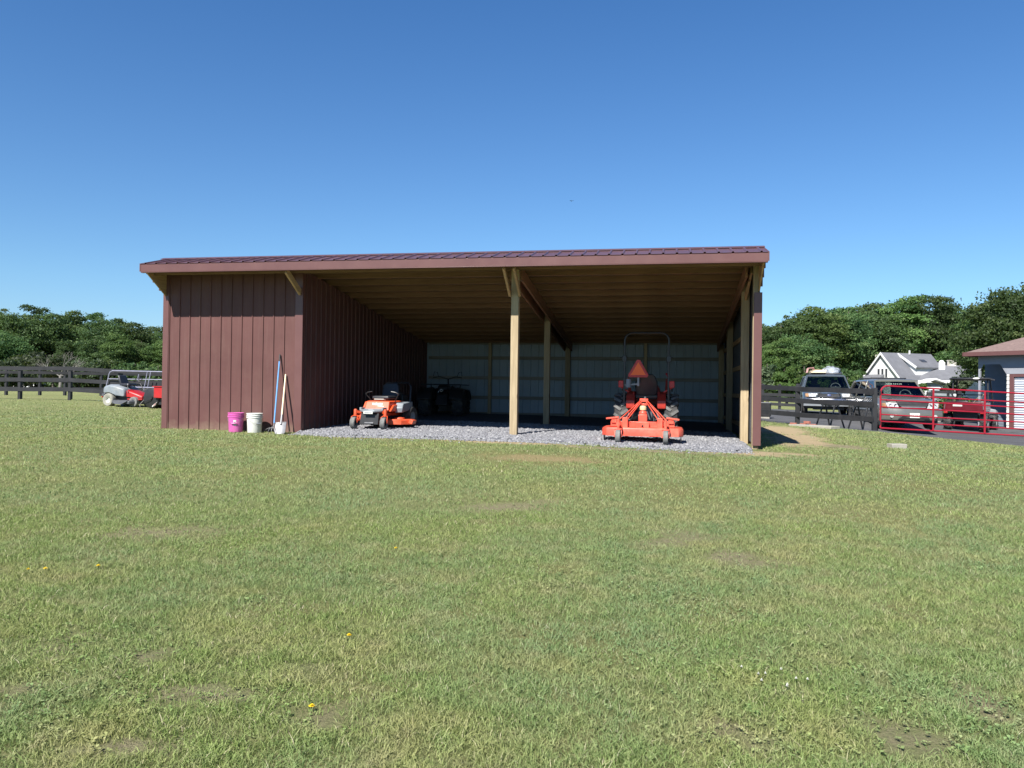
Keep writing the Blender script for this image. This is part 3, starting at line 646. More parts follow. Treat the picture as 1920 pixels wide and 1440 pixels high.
# cultivator rake with blue handle (three curved tines)
g0=gz(2.66,-.5)
r=empty('garden_cultivator',(2.68,-.45,g0),0,'long blue handled garden cultivator leaning on the brown wall','garden tool')
top=Vector((-.13,.425,1.53)); bot=Vector((-.01,0,.15))
m=MB(); hb=bot.lerp(top,.04); m.tube([hb,top.lerp(bot,.10)],.0135,10); m.build('handle',M['blue'],r)
m=MB(); m.tube([top.lerp(bot,.10),top],.0145,10); m.build('grip',M['black'],r)
m=MB(); m.tube([bot.lerp(top,.06),bot],.010,8)
for k in (-1,0,1):
    pts=[bot+Vector((0,0,.005))]
    for a in range(1,9):
        t=a/8; pts.append(bot+Vector((k*.07*math.sin(t*PI*.55)-.06*t*0,-.05*math.sin(t*PI)*1.0-.08*t,-.155*t**1.2)))
    m.tube(pts,[.005]*6+[.0045,.004,.003],6)
m.build('tines',M['steel'],r)
# loose wire hoop on the ground
r=empty('wire_hoop',(2.50,-.22,gz(2.5,-.22)),0,'thin bent wire hoop on the ground between the white bucket and the spade','wire')
m=MB(); m.tube([(.17*math.cos(a)*(1-.1*math.sin(3*a)),.02*math.sin(a),.085*math.sin(a)+.008) for a in [PI*k/16 for k in range(17)]],.004,6); m.build('wire',M['steel'],r)
# spade
g0=gz(2.8,-.5)
r=empty('flat_spade',(2.81,-.47,g0),0,'long wooden handled steel spade leaning on the brown wall corner','spade')
base=Vector((0,0,-.01)); top=Vector((-.13,.44,1.14))
dirv=(top-base).normalized(); side=Vector((1,0,0)); side=(side-dirv*side.dot(dirv)).normalized(); nrm=side.cross(dirv)
P=lambda s,u,n=0: base+dirv*u+side*s+nrm*n
m=MB(); m.tube([P(0,.30),P(0,.62),P(0,1.0),top],[.0185,.0165,.016,.0155],12); m.build('handle',M['ash'],r)
m=MB(); m.tube([P(0,.20,.004),P(0,.28,.002),P(0,.40,0)],[.022,.022,.0195],12,cap=False)
prof=[]
for j in range(9):
    u=.0+.24*j/8; wv=.105+.012*j/8; 
    if j==0: wv=.07
    row=[]
    for i in range(11):
        s=-1+2*i/10; row.append(P(s*wv, u+(.03*(1-s*s) if j==0 else 0)*-1, .022*s*s))
    prof.append(row)
m.loft(prof,cap=False,closed=False)
m.loft([[p-nrm*.003 for p in row] for row in prof],cap=False,closed=False)
m.tube([P(-.115,.24,.022),P(-.05,.245,.004),P(.05,.245,.004),P(.115,.24,.022)],.006,6)
m.build('blade',M['steel'],r)
# ================================================================ wheels
def wheel(parent, loc, R, W, rim=.55, rz=0, tread='turf', tmat='tyre', rmat='steel', name='wheel', lug=0, axis='X', hub=True, lmat='tyre', n=40):
    w=empty(name,loc,rz); w.parent=parent
    m=MB(); h=W/2; ri=R*rim
    m.lathe([(ri,-h*.78),(R*.72,-h*.98),(R*.90,-h*.97),(R*.975,-h*.82),(R,-h*.45),(R,h*.45),(R*.975,h*.82),(R*.90,h*.97),(R*.72,h*.98),(ri,h*.78)],axis='X',n=n)
    if lug:      # chevron bars
        for k in range(lug):
            for s in (-1,1):
                a=2*PI*(k+(.5 if s>0 else 0))/lug
                for (x0,x1,da) in ((.0,.55,.0),(.5,1.0,.5)):
                    pa=a-da*2*PI/lug*.55; pb=a-(da+.5)*2*PI/lug*.55
                    A=Vector((s*h*x0*.98,math.cos(pa)*R*.99,math.sin(pa)*R*.99)); B=Vector((s*h*x1*.98,math.cos(pb)*R*(.99 if x1<.9 else .965),math.sin(pb)*R*(.99 if x1<.9 else .965)))
                    m.beam(A,B,2*PI*R/lug*.36,R*.085,up=(0,math.cos(a),math.sin(a)))
    elif tread=='turf':
        for k in range(36):
            a=2*PI*k/36
            for x in (-.6,-.2,.2,.6):
                a2=a+(0 if abs(x)>.4 else PI/36)
                m.box((x*h,math.cos(a2)*R*1.0,math.sin(a2)*R*1.0),(h*.3,R*.09,R*.03),rotm(a2+PI/2-PI))
    ty_=m.build('tyre',M[tmat],w,sm=40)
    if lug:
        m=MB()
        for k in range(lug):
            for s in (-1,1):
                a=2*PI*(k+(.5 if s>0 else 0))/lug
                for (x0,x1,da) in ((.0,.55,.0),(.5,1.0,.5)):
                    pa=a-da*2*PI/lug*.55; pb=a-(da+.5)*2*PI/lug*.55; q=R*1.035
                    A=Vector((s*h*x0*.98,math.cos(pa)*q,math.sin(pa)*q)); B=Vector((s*h*x1*.98,math.cos(pb)*q*(1 if x1<.9 else .975),math.sin(pb)*q*(1 if x1<.9 else .975)))
                    m.beam(A,B,2*PI*R/lug*.32,R*.03,up=(0,math.cos(a),math.sin(a)))
        m.build('tread',M[lmat],ty_,sm=0)
    m=MB(); m.lathe([(ri,-h*.78),(ri*.95,-h*.7),(ri*.88,-h*.3),(ri*.5,-h*.2),(ri*.3,-h*.45),(.001,-h*.47)],axis='X',n=28)
    m.lathe([(ri,h*.78),(ri*.95,h*.7),(ri*.88,h*.3),(ri*.5,h*.2),(ri*.3,h*.45),(.001,h*.47)],axis='X',n=28)
    for k in range(5):
        a=2*PI*k/5
        for s in (-1,1): m.tube([(s*h*.2,math.cos(a)*ri*.42,math.sin(a)*ri*.42),(s*h*.32,math.cos(a)*ri*.42,math.sin(a)*ri*.42)],.008+R*.012,6)
    m.build('rim',M[rmat],w,sm=40)
    return w
def P_(m,*a,**k): return m.build(*a,**k)

# ================================================================ tractor with rotary cutter (seen from behind)
tx,ty=9.60,1.90
tz=gz(tx,ty)+.045
T=empty('compact_tractor',(tx,ty,tz),-.01,'orange compact tractor with roll bar parked facing into the shed','tractor')
for s in (-1,1):
    wheel(T,(s*.49,0,.40),.40,.275,.5,lug=15,rmat='white',lmat='lugs',name='rear_wheel')
    wheel(T,(s*.44,1.42,.26),.26,.2,.5,lug=14,rmat='white',name='front_wheel')
m=MB(); m.box((0,.1,.42),(.34,.62,.34)); m.box((0,.9,.42),(.26,1.1,.26)); m.tube([(-.4,0,.40),(.4,0,.40)],.07,12); m.box((0,-.22,.42),(.26,.10,.26)); m.tube([(0,-.27,.40),(0,-.33,.40)],.03,10); m.build('chassis',M['dkgrey'],T,bevel=.01)
def fender(s):
    m=MB(); rings=[]
    for k in range(9):
        a=PI*(.12+.78*k/8); y=math.cos(a)*.50; z=.40+math.sin(a)*.47
        y=max(-.42,min(.46,y)); z=min(z,.86)
        rings.append([(s*.22,y,z),(s*.385,y,z),(s*.385,y*.97,z-.03),(s*.235,y*.97,z-.03)])
    m.loft(rings); return m
def fender_side(s):
    m=MB(); m.prism([(s*.24,-.40,.55),(s*.24,.42,.45),(s*.24,.42,.75),(s*.24,.2,.85),(s*.24,-.25,.85)],(s*.02,0,0)); return m
for s in (-1,1):
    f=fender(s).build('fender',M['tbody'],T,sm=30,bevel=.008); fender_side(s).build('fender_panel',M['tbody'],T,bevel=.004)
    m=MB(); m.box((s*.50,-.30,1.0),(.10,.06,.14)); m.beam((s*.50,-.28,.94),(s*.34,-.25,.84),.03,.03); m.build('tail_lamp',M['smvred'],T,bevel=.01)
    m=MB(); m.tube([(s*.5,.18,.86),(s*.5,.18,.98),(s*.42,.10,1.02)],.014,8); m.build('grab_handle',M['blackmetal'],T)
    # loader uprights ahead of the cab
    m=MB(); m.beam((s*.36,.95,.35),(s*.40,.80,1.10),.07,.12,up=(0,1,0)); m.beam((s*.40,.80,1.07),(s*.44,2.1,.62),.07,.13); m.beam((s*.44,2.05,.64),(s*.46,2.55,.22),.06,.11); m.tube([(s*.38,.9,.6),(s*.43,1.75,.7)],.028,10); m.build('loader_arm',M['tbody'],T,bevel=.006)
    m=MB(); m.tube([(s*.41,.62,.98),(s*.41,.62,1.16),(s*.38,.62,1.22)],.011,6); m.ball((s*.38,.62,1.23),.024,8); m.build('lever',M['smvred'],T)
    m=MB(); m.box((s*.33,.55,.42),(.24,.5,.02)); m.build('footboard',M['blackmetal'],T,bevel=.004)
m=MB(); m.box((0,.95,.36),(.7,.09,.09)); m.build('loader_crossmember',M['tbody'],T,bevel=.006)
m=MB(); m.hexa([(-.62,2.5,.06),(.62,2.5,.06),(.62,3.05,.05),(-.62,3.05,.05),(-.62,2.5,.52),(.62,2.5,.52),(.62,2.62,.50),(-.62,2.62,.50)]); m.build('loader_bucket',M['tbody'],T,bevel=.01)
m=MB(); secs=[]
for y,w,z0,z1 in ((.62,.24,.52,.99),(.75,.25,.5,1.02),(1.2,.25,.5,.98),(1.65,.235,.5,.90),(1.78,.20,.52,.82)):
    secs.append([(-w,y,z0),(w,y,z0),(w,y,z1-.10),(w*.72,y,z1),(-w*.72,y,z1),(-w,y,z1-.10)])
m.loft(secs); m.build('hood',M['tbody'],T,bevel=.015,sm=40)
m=MB(); m.box((0,.60,.92),(.36,.14,.16)); m.build('dashboard',M['black'],T,bevel=.02)
m=MB(); m.lathe([(.17+.014*math.cos(a),.014*math.sin(a)) for a in [2*PI*k/8 for k in range(9)]],axis='Z',n=28); m.tube([(-.16,0,0),(0,0,-.03),(.16,0,0)],.009,6); m.tube([(0,.0,-.03),(0,.02,-.2)],.016,8); m.build('steering_wheel',M['black'],T,loc=(0,.40,1.06),rot=(.45,0,0))
m=MB(); rings=[]
for z,w,y0,y1 in ((.70,.20,-.14,.26),(.76,.235,-.16,.30),(.82,.22,-.14,.29)): rings.append([(-w,y0,z),(w,y0,z),(w,y1,z),(-w,y1,z)])
m.loft(rings)
rings=[]
for z,w,y in ((.78,.205,-.15),(.92,.22,-.20),(1.05,.215,-.24),(1.16,.17,-.27),(1.20,.12,-.28)): rings.append([(-w,y-.045,z),(-w*.6,y-.065,z),(w*.6,y-.065,z),(w,y-.045,z),(w,y+.04,z),(-w,y+.04,z)])
m.loft(rings); m.build('seat',M['seat'],T,bevel=.02,seg=3,sm=50)
# roll bar
rp=[]
for s in (-1,1):
    q=[(s*.435,-.30,.50),(s*.435,-.30,1.50)]
    if s<0: rp=q
for s in (-1,1):
    m=MB(); m.beam((s*.435,-.30,.45),(s*.435,-.30,1.50),.045,.04,up=(0,1,0)); m.build('roll_bar_leg',M['blackmetal'],T,bevel=.008)
arc=[(-.435,-.3,1.50),(-.435,-.3,1.86)]+[(-.435+.16-.16*math.cos(a),-.3,1.86+.16*math.sin(a)) for a in [PI/2*k/6 for k in range(1,7)]]
arc+= [(-x,y,z) for x,y,z in arc[::-1]]
m=MB(); m.tube(arc,.021,10); m.build('roll_bar_hoop',M['blackmetal'],T)
for s in (-1,1):
    m=MB(); m.box((s*.435,-.30,1.50),(.085,.08,.12)); m.tube([(s*.52,-.3,1.53),(s*.38,-.3,1.53)],.014,6); m.build('roll_bar_hinge',M['blackmetal'],T,bevel=.006)
# slow moving vehicle sign
m=MB()
def tri(sz,y,cut): 
    pts=[]
    for k in range(3):
        a=PI/2+2*PI*k/3; c=Vector((math.cos(a)*sz,0,math.sin(a)*sz)); 
        for sg in (-1,1):
            t=Vector((-math.sin(a),0,math.cos(a)))*sg*-1*cut; pts.append((c.x+t.x,y,c.z+t.z))
    return pts
def tripoly(sz,cut):
    out=[]
    for k in range(3):
        a=PI/2-2*PI*k/3; r=Vector((math.cos(a),math.sin(a))); tt=Vector((math.sin(a),-math.cos(a)))
        for sg in (-1,1): q=r*sz+tt*cut*sg; out.append((q.x,0,q.y))
    return out
S=MB(); S.prism([(x,-.004,z) for x,y,z in tripoly(.215,.028)],(0,.004,0)); sg=S.build('slow_vehicle_sign',M['smvred'],T,loc=(-.155,-.42,1.265),sm=0)
S=MB(); S.prism([(x,-.0075,z) for x,y,z in tripoly(.165,.004)],(0,.003,0)); S.build('sign_face',M['smv'],sg,sm=0)
m=MB(); m.box((-.155,-.40,1.14),(.04,.012,.36)); m.beam((-.155,-.39,1.0),(-.42,-.34,.98),.03,.03); m.build('sign_bracket',M['steel'],T)
m=MB(); m.lathe([(.055,0),(.055,.14),(.048,.17),(.001,.172)],o=(-.35,-.36,.93),n=16); m.build('canister',M['ltgrey'],T)
# three-point linkage
m=MB()
for s in (-1,1): m.beam((s*.17,-.1,.33),(s*.30,-.80,.30),.05,.025); m.tube([(s*.22,-.1,.62),(s*.26,-.5,.34)],.014,8); m.tube([(s*.15,-.2,.36),(s*.27,-.6,.33)],.010,6)
m.tube([(0,-.28,.60),(0,-.88,.74)],.02,10); m.tube([(0,-.33,.40),(0,-1.35,.40)],.035,12)
m.build('hitch_linkage',M['blackmetal'],T)

C_=empty('rotary_cutter',(tx-.01,ty-1.95,gz(tx,ty-1.95)+.045),0,'orange rotary mowing deck with two rear gauge wheels hitched behind the tractor','mowing deck')
# deck local: y=0 centre, rear (toward lens) is -y
m=MB()
poly=[(-.70,.30),(-.70,-.28),(-.62,-.40),(-.38,-.46),(.38,-.46),(.62,-.40),(.70,-.28),(.70,.30),(.45,.62),(-.45,.62)]
def ring(sc,z,dy=0): return [(x*sc,y*sc+dy,z) for x,y in poly]
m.loft([ring(1.0,.10),ring(1.0,.215),ring(.985,.235)],cap=False); m.loft([ring(.985,.235),ring(.94,.245)],cap=True)
m.loft([ring(.97,.20),ring(.97,.10)],cap=False)
m.build('deck_shell',M['torange'],C_,bevel=.006)
m=MB(); m.box((0,-.20,.295),(1.06,.10,.10)); m.box((0,.30,.285),(.9,.09,.08)); m.build('cross_tube',M['torange'],C_,bevel=.006)
for x,w in ((-.30,.09),(.30,.09),(-.47,.16),(.47,.16),(0,.23)):
    m=MB(); m.box((x,-.26,.29 if x==0 else .32 if abs(x)<.4 else .31),(w,.16 if x else .12,.10 if x==0 else .19 if abs(x)<.4 else .11)); m.build('mounting_bracket',M['torange'],C_,bevel=.006)
for s in (-1,1):
    m=MB(); m.box((s*.52,-.30,.405),(.22,.16,.028),rotm(0,s*.12,0)); m.box((s*.49,-.34,.36),(.09,.05,.08)); m.build('bracket_plate',M['torange'],C_,bevel=.004)
m=MB(); m.box((0,-.05,.37),(.15,.2,.20)); m.lathe([(.07,0),(.07,.04),(.045,.06),(.045,.08)],o=(0,-.05,.47),n=18); m.box((0,-.05,.27),(.24,.26,.05)); m.build('gearbox',M['torange'],C_,bevel=.012)
m=MB(); m.lathe([(.058,0),(.06,.05),(.045,.075),(.001,.08)],o=(0,-.05,.545),n=18); m.build('gearbox_cap',M['tan'],C_,sm=40)
m=MB(); m.beam((-.075,.40,.715),(.075,.40,.715),.05,.06); m.beam((-.06,.42,.64),(.06,.42,.64),.05,.04)
for s in (-1,1):
    m.beam((s*.05,.40,.71),(s*.40,.33,.29),.016,.022,up=(0,1,0)); m.beam((s*.055,.38,.71),(s*.42,-.22,.36),.014,.018); m.beam((s*.045,.37,.68),(s*.30,-.22,.33),.014,.018)
m.build('hitch_frame',M['torange'],C_,bevel=.003)
for s in (-1,1):
    m=MB(); m.tube([(s*.24,-.2,.50),(s*.28,-.26,.40),(s*.22,-.3,.38)],.005,6); m.build('chain',M['steel'],C_)
m=MB(); m.tube([(0,-.28,.30),(0,-.335,.26)],.018,8); m.build('tow_hole',M['blackmetal'],C_)
for s in (-1,1):
    m=MB(); m.box((s*.40,-.50,.31),(.07,.22,.05)); m.tube([(s*.40,-.60,.18),(s*.40,-.60,.40)],.022,10); m.beam((s*.40-.055,-.62,.20),(s*.40-.055,-.68,.10),.012,.05); m.beam((s*.40+.055,-.62,.20),(s*.40+.055,-.68,.10),.012,.05); m.box((s*.40,-.62,.225),(.13,.08,.02)); m.tube([(s*.40-.07,-.68,.10),(s*.40+.07,-.68,.10)],.012,8); m.build('gauge_wheel_fork',M['torange'],C_,bevel=.003)
    wheel(C_,(s*.40,-.68,.10),.115,.085,.45,tread='none',tmat='tyregrey',rmat='steel',name='gauge_wheel')
for s in (-1,1):
    m=MB(); m.box((s*.66,-.30,.065),(.015,.2,.09)); m.build('deck_skid',M['blackmetal'],C_)
# ================================================================ orange zero-turn mower facing the lens
mx_,my_=4.25,1.44
Z=empty('zero_turn_mower',(mx_,my_,gz(mx_,my_)+.03),-.10,'orange zero turn riding mower with black seat and grey side tanks on the gravel','mower')
Z.scale=(.89,.89,.87)
for s in (-1,1):
    c=wheel(Z,(s*.37,-.95,.135),.135,.115,.4,tread='turf',tmat='tyregrey',rmat='black',name='caster_wheel',rz=.12,n=24)
    m=MB(); yk=-.88
    m.tube([(s*.37+.075,-.95,.135),(s*.37+.075,-.93,.27),(s*.37+.05,yk,.30),(s*.37-.05,yk,.30),(s*.37-.075,-.93,.27),(s*.37-.075,-.95,.135)],.011,8)
    m.build('caster_fork',M['orange'],Z)
    m=MB(); m.lathe([(.038,.29),(.038,.43),(.030,.45),(.001,.455)],o=(s*.37,yk,0),n=16); m.beam((s*.37,yk,.39),(s*.20,-.70,.36),.06,.06); m.build('caster_spindle',M['orange'],Z,bevel=.004)
    wheel(Z,(s*.43,.30,.255),.255,.22,.5,lug=0,tread='turf',rmat='ltgrey',name='drive_wheel',n=32)
m=MB(); m.beam((-.16,-.80,.33),(-.22,.5,.33),.06,.07); m.beam((.16,-.80,.33),(.22,.5,.33),.06,.07); m.box((0,-.72,.37),(.66,.07,.07)); m.box((0,.5,.35),(.6,.3,.14)); m.build('frame',M['orange'],Z,bevel=.005)
# footplate (grey shield)
m=MB(); poly=[(-.29,-.70),(-.26,-.86),(-.14,-.98),(.14,-.98),(.26,-.86),(.29,-.70)]
m.loft([[(x,y,.385) for x,y in poly],[(x*1.02,y,.43) for x,y in poly],[(x*.92,y*.985,.445) for x,y in poly]]); m.box((0,-.62,.43),(.56,.2,.02),rotm(-.25))
m.box((-.27,-.74,.455),(.05,.2,.07)); m.box((.27,-.74,.455),(.05,.2,.07)); m.build('footplate',M['ltgrey'],Z,bevel=.008)
m=MB(); m.box((0,-.87,.449),(.085,.075,.006),rotm(0,0,PI/4)); m.build('footplate_emblem',M['white'],Z)
m=MB(); m.box((0,-.99,.375),(.23,.012,.055)); q=m.build('number_strip',M['white'],Z,bevel=.002)
m=MB(); m.box((0,-.997,.375),(.18,.004,.018)); m.build('strip_print',M['grey'],q)
# grille / underbelly
m=MB(); m.hexa([(-.25,-.93,.10),(.22,-.93,.10),(.22,-.5,.10),(-.25,-.5,.10),(-.22,-.90,.36),(.22,-.90,.36),(.22,-.5,.36),(-.22,-.5,.36)]); m.build('lower_guard',M['black'],Z,bevel=.01)
m=MB(); m.box((0,-.94,.14),(.22,.015,.03)); m.build('lower_guard_bar',M['steel'],Z,bevel=.003)
m=MB(); m.box((-.31,-.72,.26),(.12,.18,.18)); m.box((-.29,-.82,.24),(.10,.06,.12)); m.build('deck_bracket',M['orange'],Z,bevel=.01)
# hood / seat pan
m=MB(); m.loft([[(-.30,-.60,.40),(.31,-.60,.40),(.31,.35,.40),(-.30,.35,.40)],[(-.29,-.56,.50),(.30,-.56,.50),(.30,.36,.50),(-.29,.36,.50)],[(-.285,-.50,.63),(.285,-.50,.63),(.28,.36,.63),(-.28,.36,.63)],[(-.25,-.46,.645),(.25,-.46,.645),(.25,.34,.645),(-.25,.34,.645)]]); m.prism([(-.31,-.60,.40),(-.31,-.42,.62),(-.31,.2,.60),(-.31,.2,.40)],(-.06,0,0)); m.prism([(.32,-.60,.40),(.32,-.42,.55),(.32,.2,.58),(.32,.2,.40)],(.05,0,0))
hd=m.build('body_panel',M['orange'],Z,bevel=.012,sm=40)
# white lettering band on the panel (brush-like marks as in the photo)
def marks(parent,segs,mat,name):
    m=MB()
    for (x0,z0,x1,z1,h) in segs:
        f=lambda z:-.56+(z-.5)*.46-.006
        m.hexa([(x0,f(z0-h/2),z0-h/2),(x1,f(z1-h/2),z1-h/2),(x1,f(z1-h/2)+.004,z1-h/2),(x0,f(z0-h/2)+.004,z0-h/2),(x0,f(z0+h/2),z0+h/2),(x1,f(z1+h/2),z1+h/2),(x1,f(z1+h/2)+.004,z1+h/2),(x0,f(z0+h/2)+.004,z0+h/2)])
    return m.build(name,mat,parent,sm=0)
sg=[]; x=-.13; rr=random.Random(5)
for k in range(9):
    w_=rr.uniform(.018,.026); sg.append((x,.575,x+w_,.572,.030 if k%3 else .042)); x+=w_+.006
sg.append((-.10,.548,.13,.540,.007)); sg.append((.02,.525,.17,.515,.014))
marks(hd,sg,M['white'],'panel_lettering')
for s,w_ in ((-1,.13),(1,.17)):
    m=MB(); m.loft([[(s*.33,-.30,.36),(s*(.33+w_),-.26,.37),(s*(.33+w_),.20,.42),(s*.33,.20,.42)],[(s*.33,-.32,.48),(s*(.34+w_),-.28,.48),(s*(.34+w_),.30,.52),(s*.33,.30,.52)],[(s*.33,-.22,.60),(s*(.32+w_),-.18,.59),(s*(.32+w_),.34,.63),(s*.33,.34,.63)]]); m.build('fuel_tank',M['ltgrey'],Z,bevel=.015,sm=40)
    m=MB(); m.tube([(s*.30,-.22,.62),(s*.34,-.26,.70),(s*.42,-.30,.80)],.010,6); m.tube([(s*.42,-.30,.80),(s*.36,-.32,.84),(s*.24,-.32,.86)],.014,8); m.build('steering_lever',M['blackmetal'],Z)
m=MB(); rings=[]
for z,w_,y0,y1 in ((.655,.19,-.34,.14),(.70,.225,-.40,.16),(.75,.22,-.39,.16),(.765,.18,-.34,.14)): rings.append([(-w_*.9,y0,z),(w_*.9,y0,z),(w_,y0+.05,z),(w_,y1,z),(-w_,y1,z),(-w_,y0+.05,z)])
m.loft(rings); m.build('seat_cushion',M['seat'],Z,bevel=.015,seg=3,sm=50)
m=MB(); rings=[]
for z,w_,y in ((.73,.21,.12),(.85,.215,.16),(.97,.20,.20),(1.05,.16,.22),(1.07,.11,.225)): rings.append([(-w_,y-.03,z),(w_,y-.03,z),(w_,y+.05,z),(-w_,y+.05,z)])
m.loft(rings); m.build('seat_back',M['seat'],Z,bevel=.02,seg=3,sm=50)
m=MB(); m.tube([(-.13,-.40,.665),(-.12,-.45,.68),(.12,-.45,.68),(.13,-.40,.665)],.009,6); m.build('seat_release_bar',M['white'],Z)
m=MB(); m.box((0,.55,.62),(.42,.34,.34)); m.lathe([(.15,0),(.15,.05),(.09,.07),(.001,.07)],o=(0,.52,.79),n=20); m.tube([(-.27,.7,.5),(.27,.7,.5)],.05,12); m.build('engine',M['black'],Z,bevel=.02)
m=MB(); m.tube([(-.36,.45,.45),(-.36,.52,1.0),(-.28,.55,1.08),(.28,.55,1.08),(.36,.52,1.0),(.36,.45,.45)],.02,8); m.build('rear_guard',M['blackmetal'],Z)
m=MB(); poly=[(-.48,-.35),(-.35,-.52),(.25,-.54),(.55,-.42),(.72,-.15),(.66,.02),(.30,.06),(-.42,.06)]
m.loft([[(x,y,.09) for x,y in poly],[(x,y,.20) for x,y in poly],[(x*.95,y*.95,.215) for x,y in poly]]); m.lathe([(.12,.21),(.12,.245),(.03,.26),(.001,.26)],o=(.42,-.22,0),n=18); m.box((.74,-.22,.16),(.1,.2,.10),rotm(0,.3,0)); m.build('mower_deck',M['orange'],Z,bevel=.008)

# ================================================================ ATV in the dark corner
qx,qy=4.05,6.55
Q=empty('quad_bike',(qx,qy,gz(qx,qy)+.045),.12,'black four wheeled quad bike parked in the dark rear corner of the shed','quad bike')
for sx in (-1,1):
    wheel(Q,(sx*.45,-.60,.31),.31,.28,.45,lug=12,rmat='blackmetal',name='rear_wheel'); wheel(Q,(sx*.45,.66,.30),.30,.22,.45,lug=12,rmat='blackmetal',name='front_wheel')
    m=MB(); rings=[]
    for y0 in (-.60,.66):
        pass
    for k in range(7):
        a=PI*(.1+.8*k/6); rings.append([(sx*.24,-.60+math.cos(a)*.42,.33+math.sin(a)*.42),(sx*.60,-.60+math.cos(a)*.42,.30+math.sin(a)*.40),(sx*.60,-.60+math.cos(a)*.40,.27+math.sin(a)*.40),(sx*.24,-.60+math.cos(a)*.40,.30+math.sin(a)*.42)])
    m.loft(rings); m.build('rear_fender',M['black'],Q,bevel=.01); m=MB(); rings=[]
    for k in range(7):
        a=PI*(.1+.8*k/6); rings.append([(sx*.22,.66+math.cos(a)*.40,.33+math.sin(a)*.42),(sx*.58,.66+math.cos(a)*.40,.30+math.sin(a)*.38),(sx*.58,.66+math.cos(a)*.38,.27+math.sin(a)*.38),(sx*.22,.66+math.cos(a)*.38,.30+math.sin(a)*.42)])
    m.loft(rings); m.build('front_fender',M['black'],Q,bevel=.01)
m=MB(); m.box((0,0,.42),(.36,1.5,.30),top=.8); m.box((0,.75,.66),(.34,.5,.24),top=.7); m.build('body',M['black'],Q,bevel=.03)
m=MB(); m.box((0,-.15,.74),(.30,.75,.12),top=.85); m.build('seat',M['seat'],Q,bevel=.03)
for y,n_ in ((-.62,0),(.80,0)):
    m=MB()
    for k in range(7): m.tube([(-.42+.14*k,y-.25,.82),(-.42+.14*k,y+.22,.82)],.010,6)
    for yy in (-.25,0,.22): m.tube([(-.52,y+yy,.82),(.52,y+yy,.82)],.013,8)
    m.tube([(-.3,y,.82),(-.25,y,.62)],.012,6); m.tube([(.3,y,.82),(.25,y,.62)],.012,6); m.build('luggage_rack',M['blackmetal'],Q)
m=MB(); m.tube([(-.40,.28,1.02),(-.22,.36,1.04),(0,.44,.98),(.22,.36,1.04),(.40,.28,1.02)],.014,8); m.tube([(0,.44,.98),(0,.55,.66)],.02,8)
for s in (-1,1): m.tube([(s*.26,.34,1.04),(s*.30,.40,1.16),(s*.38,.38,1.18),(s*.40,.34,1.06)],.009,6); m.ball((s*.46,-.1,.95),(.07,.03,.05),8) if False else None
m.build('handlebar',M['blackmetal'],Q)
m=MB(); m.lathe([(.030+.009*math.cos(a),.009*math.sin(a)) for a in [2*PI*k/8 for k in range(9)]],axis='Y',o=(.02,-.86,.66),n=20); m.box((-.05,-.865,.63),(.015,.008,.05),rotm(0,.35,0)); m.build('round_logo',M['ring'],Q)  # raised white ring and stroke stand for the round logo
m=MB(); m.box((-.12,-.85,.77),(.06,.02,.02)); m.build('reflector',M['steel'],Q)
# ================================================================ board fences
def board_fence(pts, label, h=1.22, rails=(.30,.68,1.12), group=None, bh=.145, nm='board_fence', side=1, ph=None, post_w=.125):
    x0,y0=pts[0]; r=empty(nm,(x0,y0,gz(x0,y0)),0,label,'fence',group)
    for i,(x,y) in enumerate(pts):
        z=gz(x,y); m=MB(); m.box((x-x0,y-y0,z-r.location.z+h/2-.03),(post_w,post_w,h+.06)); m.build('post',M['fence'],r,bevel=.006)
    for (xa,ya),(xb,yb) in zip(pts,pts[1:]):
        za,zb=gz(xa,ya)-r.location.z,gz(xb,yb)-r.location.z; d=Vector((xb-xa,yb-ya,0)).normalized(); n=Vector((d.y,-d.x,0))*side*(post_w/2+.014)
        for k,t in enumerate(rails):
            e=d*.0
            m=MB(); m.beam(Vector((xa-x0,ya-y0,za+t+random.uniform(-.008,.008)))+n-d*.03,Vector((xb-x0,yb-y0,zb+t+random.uniform(-.008,.008)))+n+d*.03,.026,bh); m.build('rail',M['fence'],r,bevel=.003)
    return r
board_fence([(11.9,13.7),(13.97,11.39),(15.74,9.49)],'black board fence beside the red tube gate with a brick pile at its post',h=1.22,rails=(.33,.76,1.12))
# far paddock fence right
board_fence([plan(1430,40),plan(1462,39.5),plan(1496,39)],'black board fence far behind the near one, just right of the shed',h=1.25,rails=(.25,.72,1.1))
board_fence([plan(1748,48),plan(1778,47.5),plan(1800,47)],'short black fence between the tan SUV and the utility vehicle',h=1.35,rails=(.3,.65,.95,1.25),bh=.16)
bx,by=plan(1434,28); bz=gz(bx,by)
r=empty('utility_box',(bx,by,bz),-.2,'dark square box standing behind the fence next to the shed corner','box')
m=MB(); m.box((0,0,.32),(.42,.36,.46)); m.build('cabinet',M['blackmetal'],r,bevel=.012)
m=MB(); m.box((0,0,.565),(.46,.40,.03),top=.9); m.build('lid',M['dkgrey'],r,bevel=.006)
m=MB(); m.box((0,0,.05),(.36,.30,.12)); m.build('plinth',M['concrete'],r)

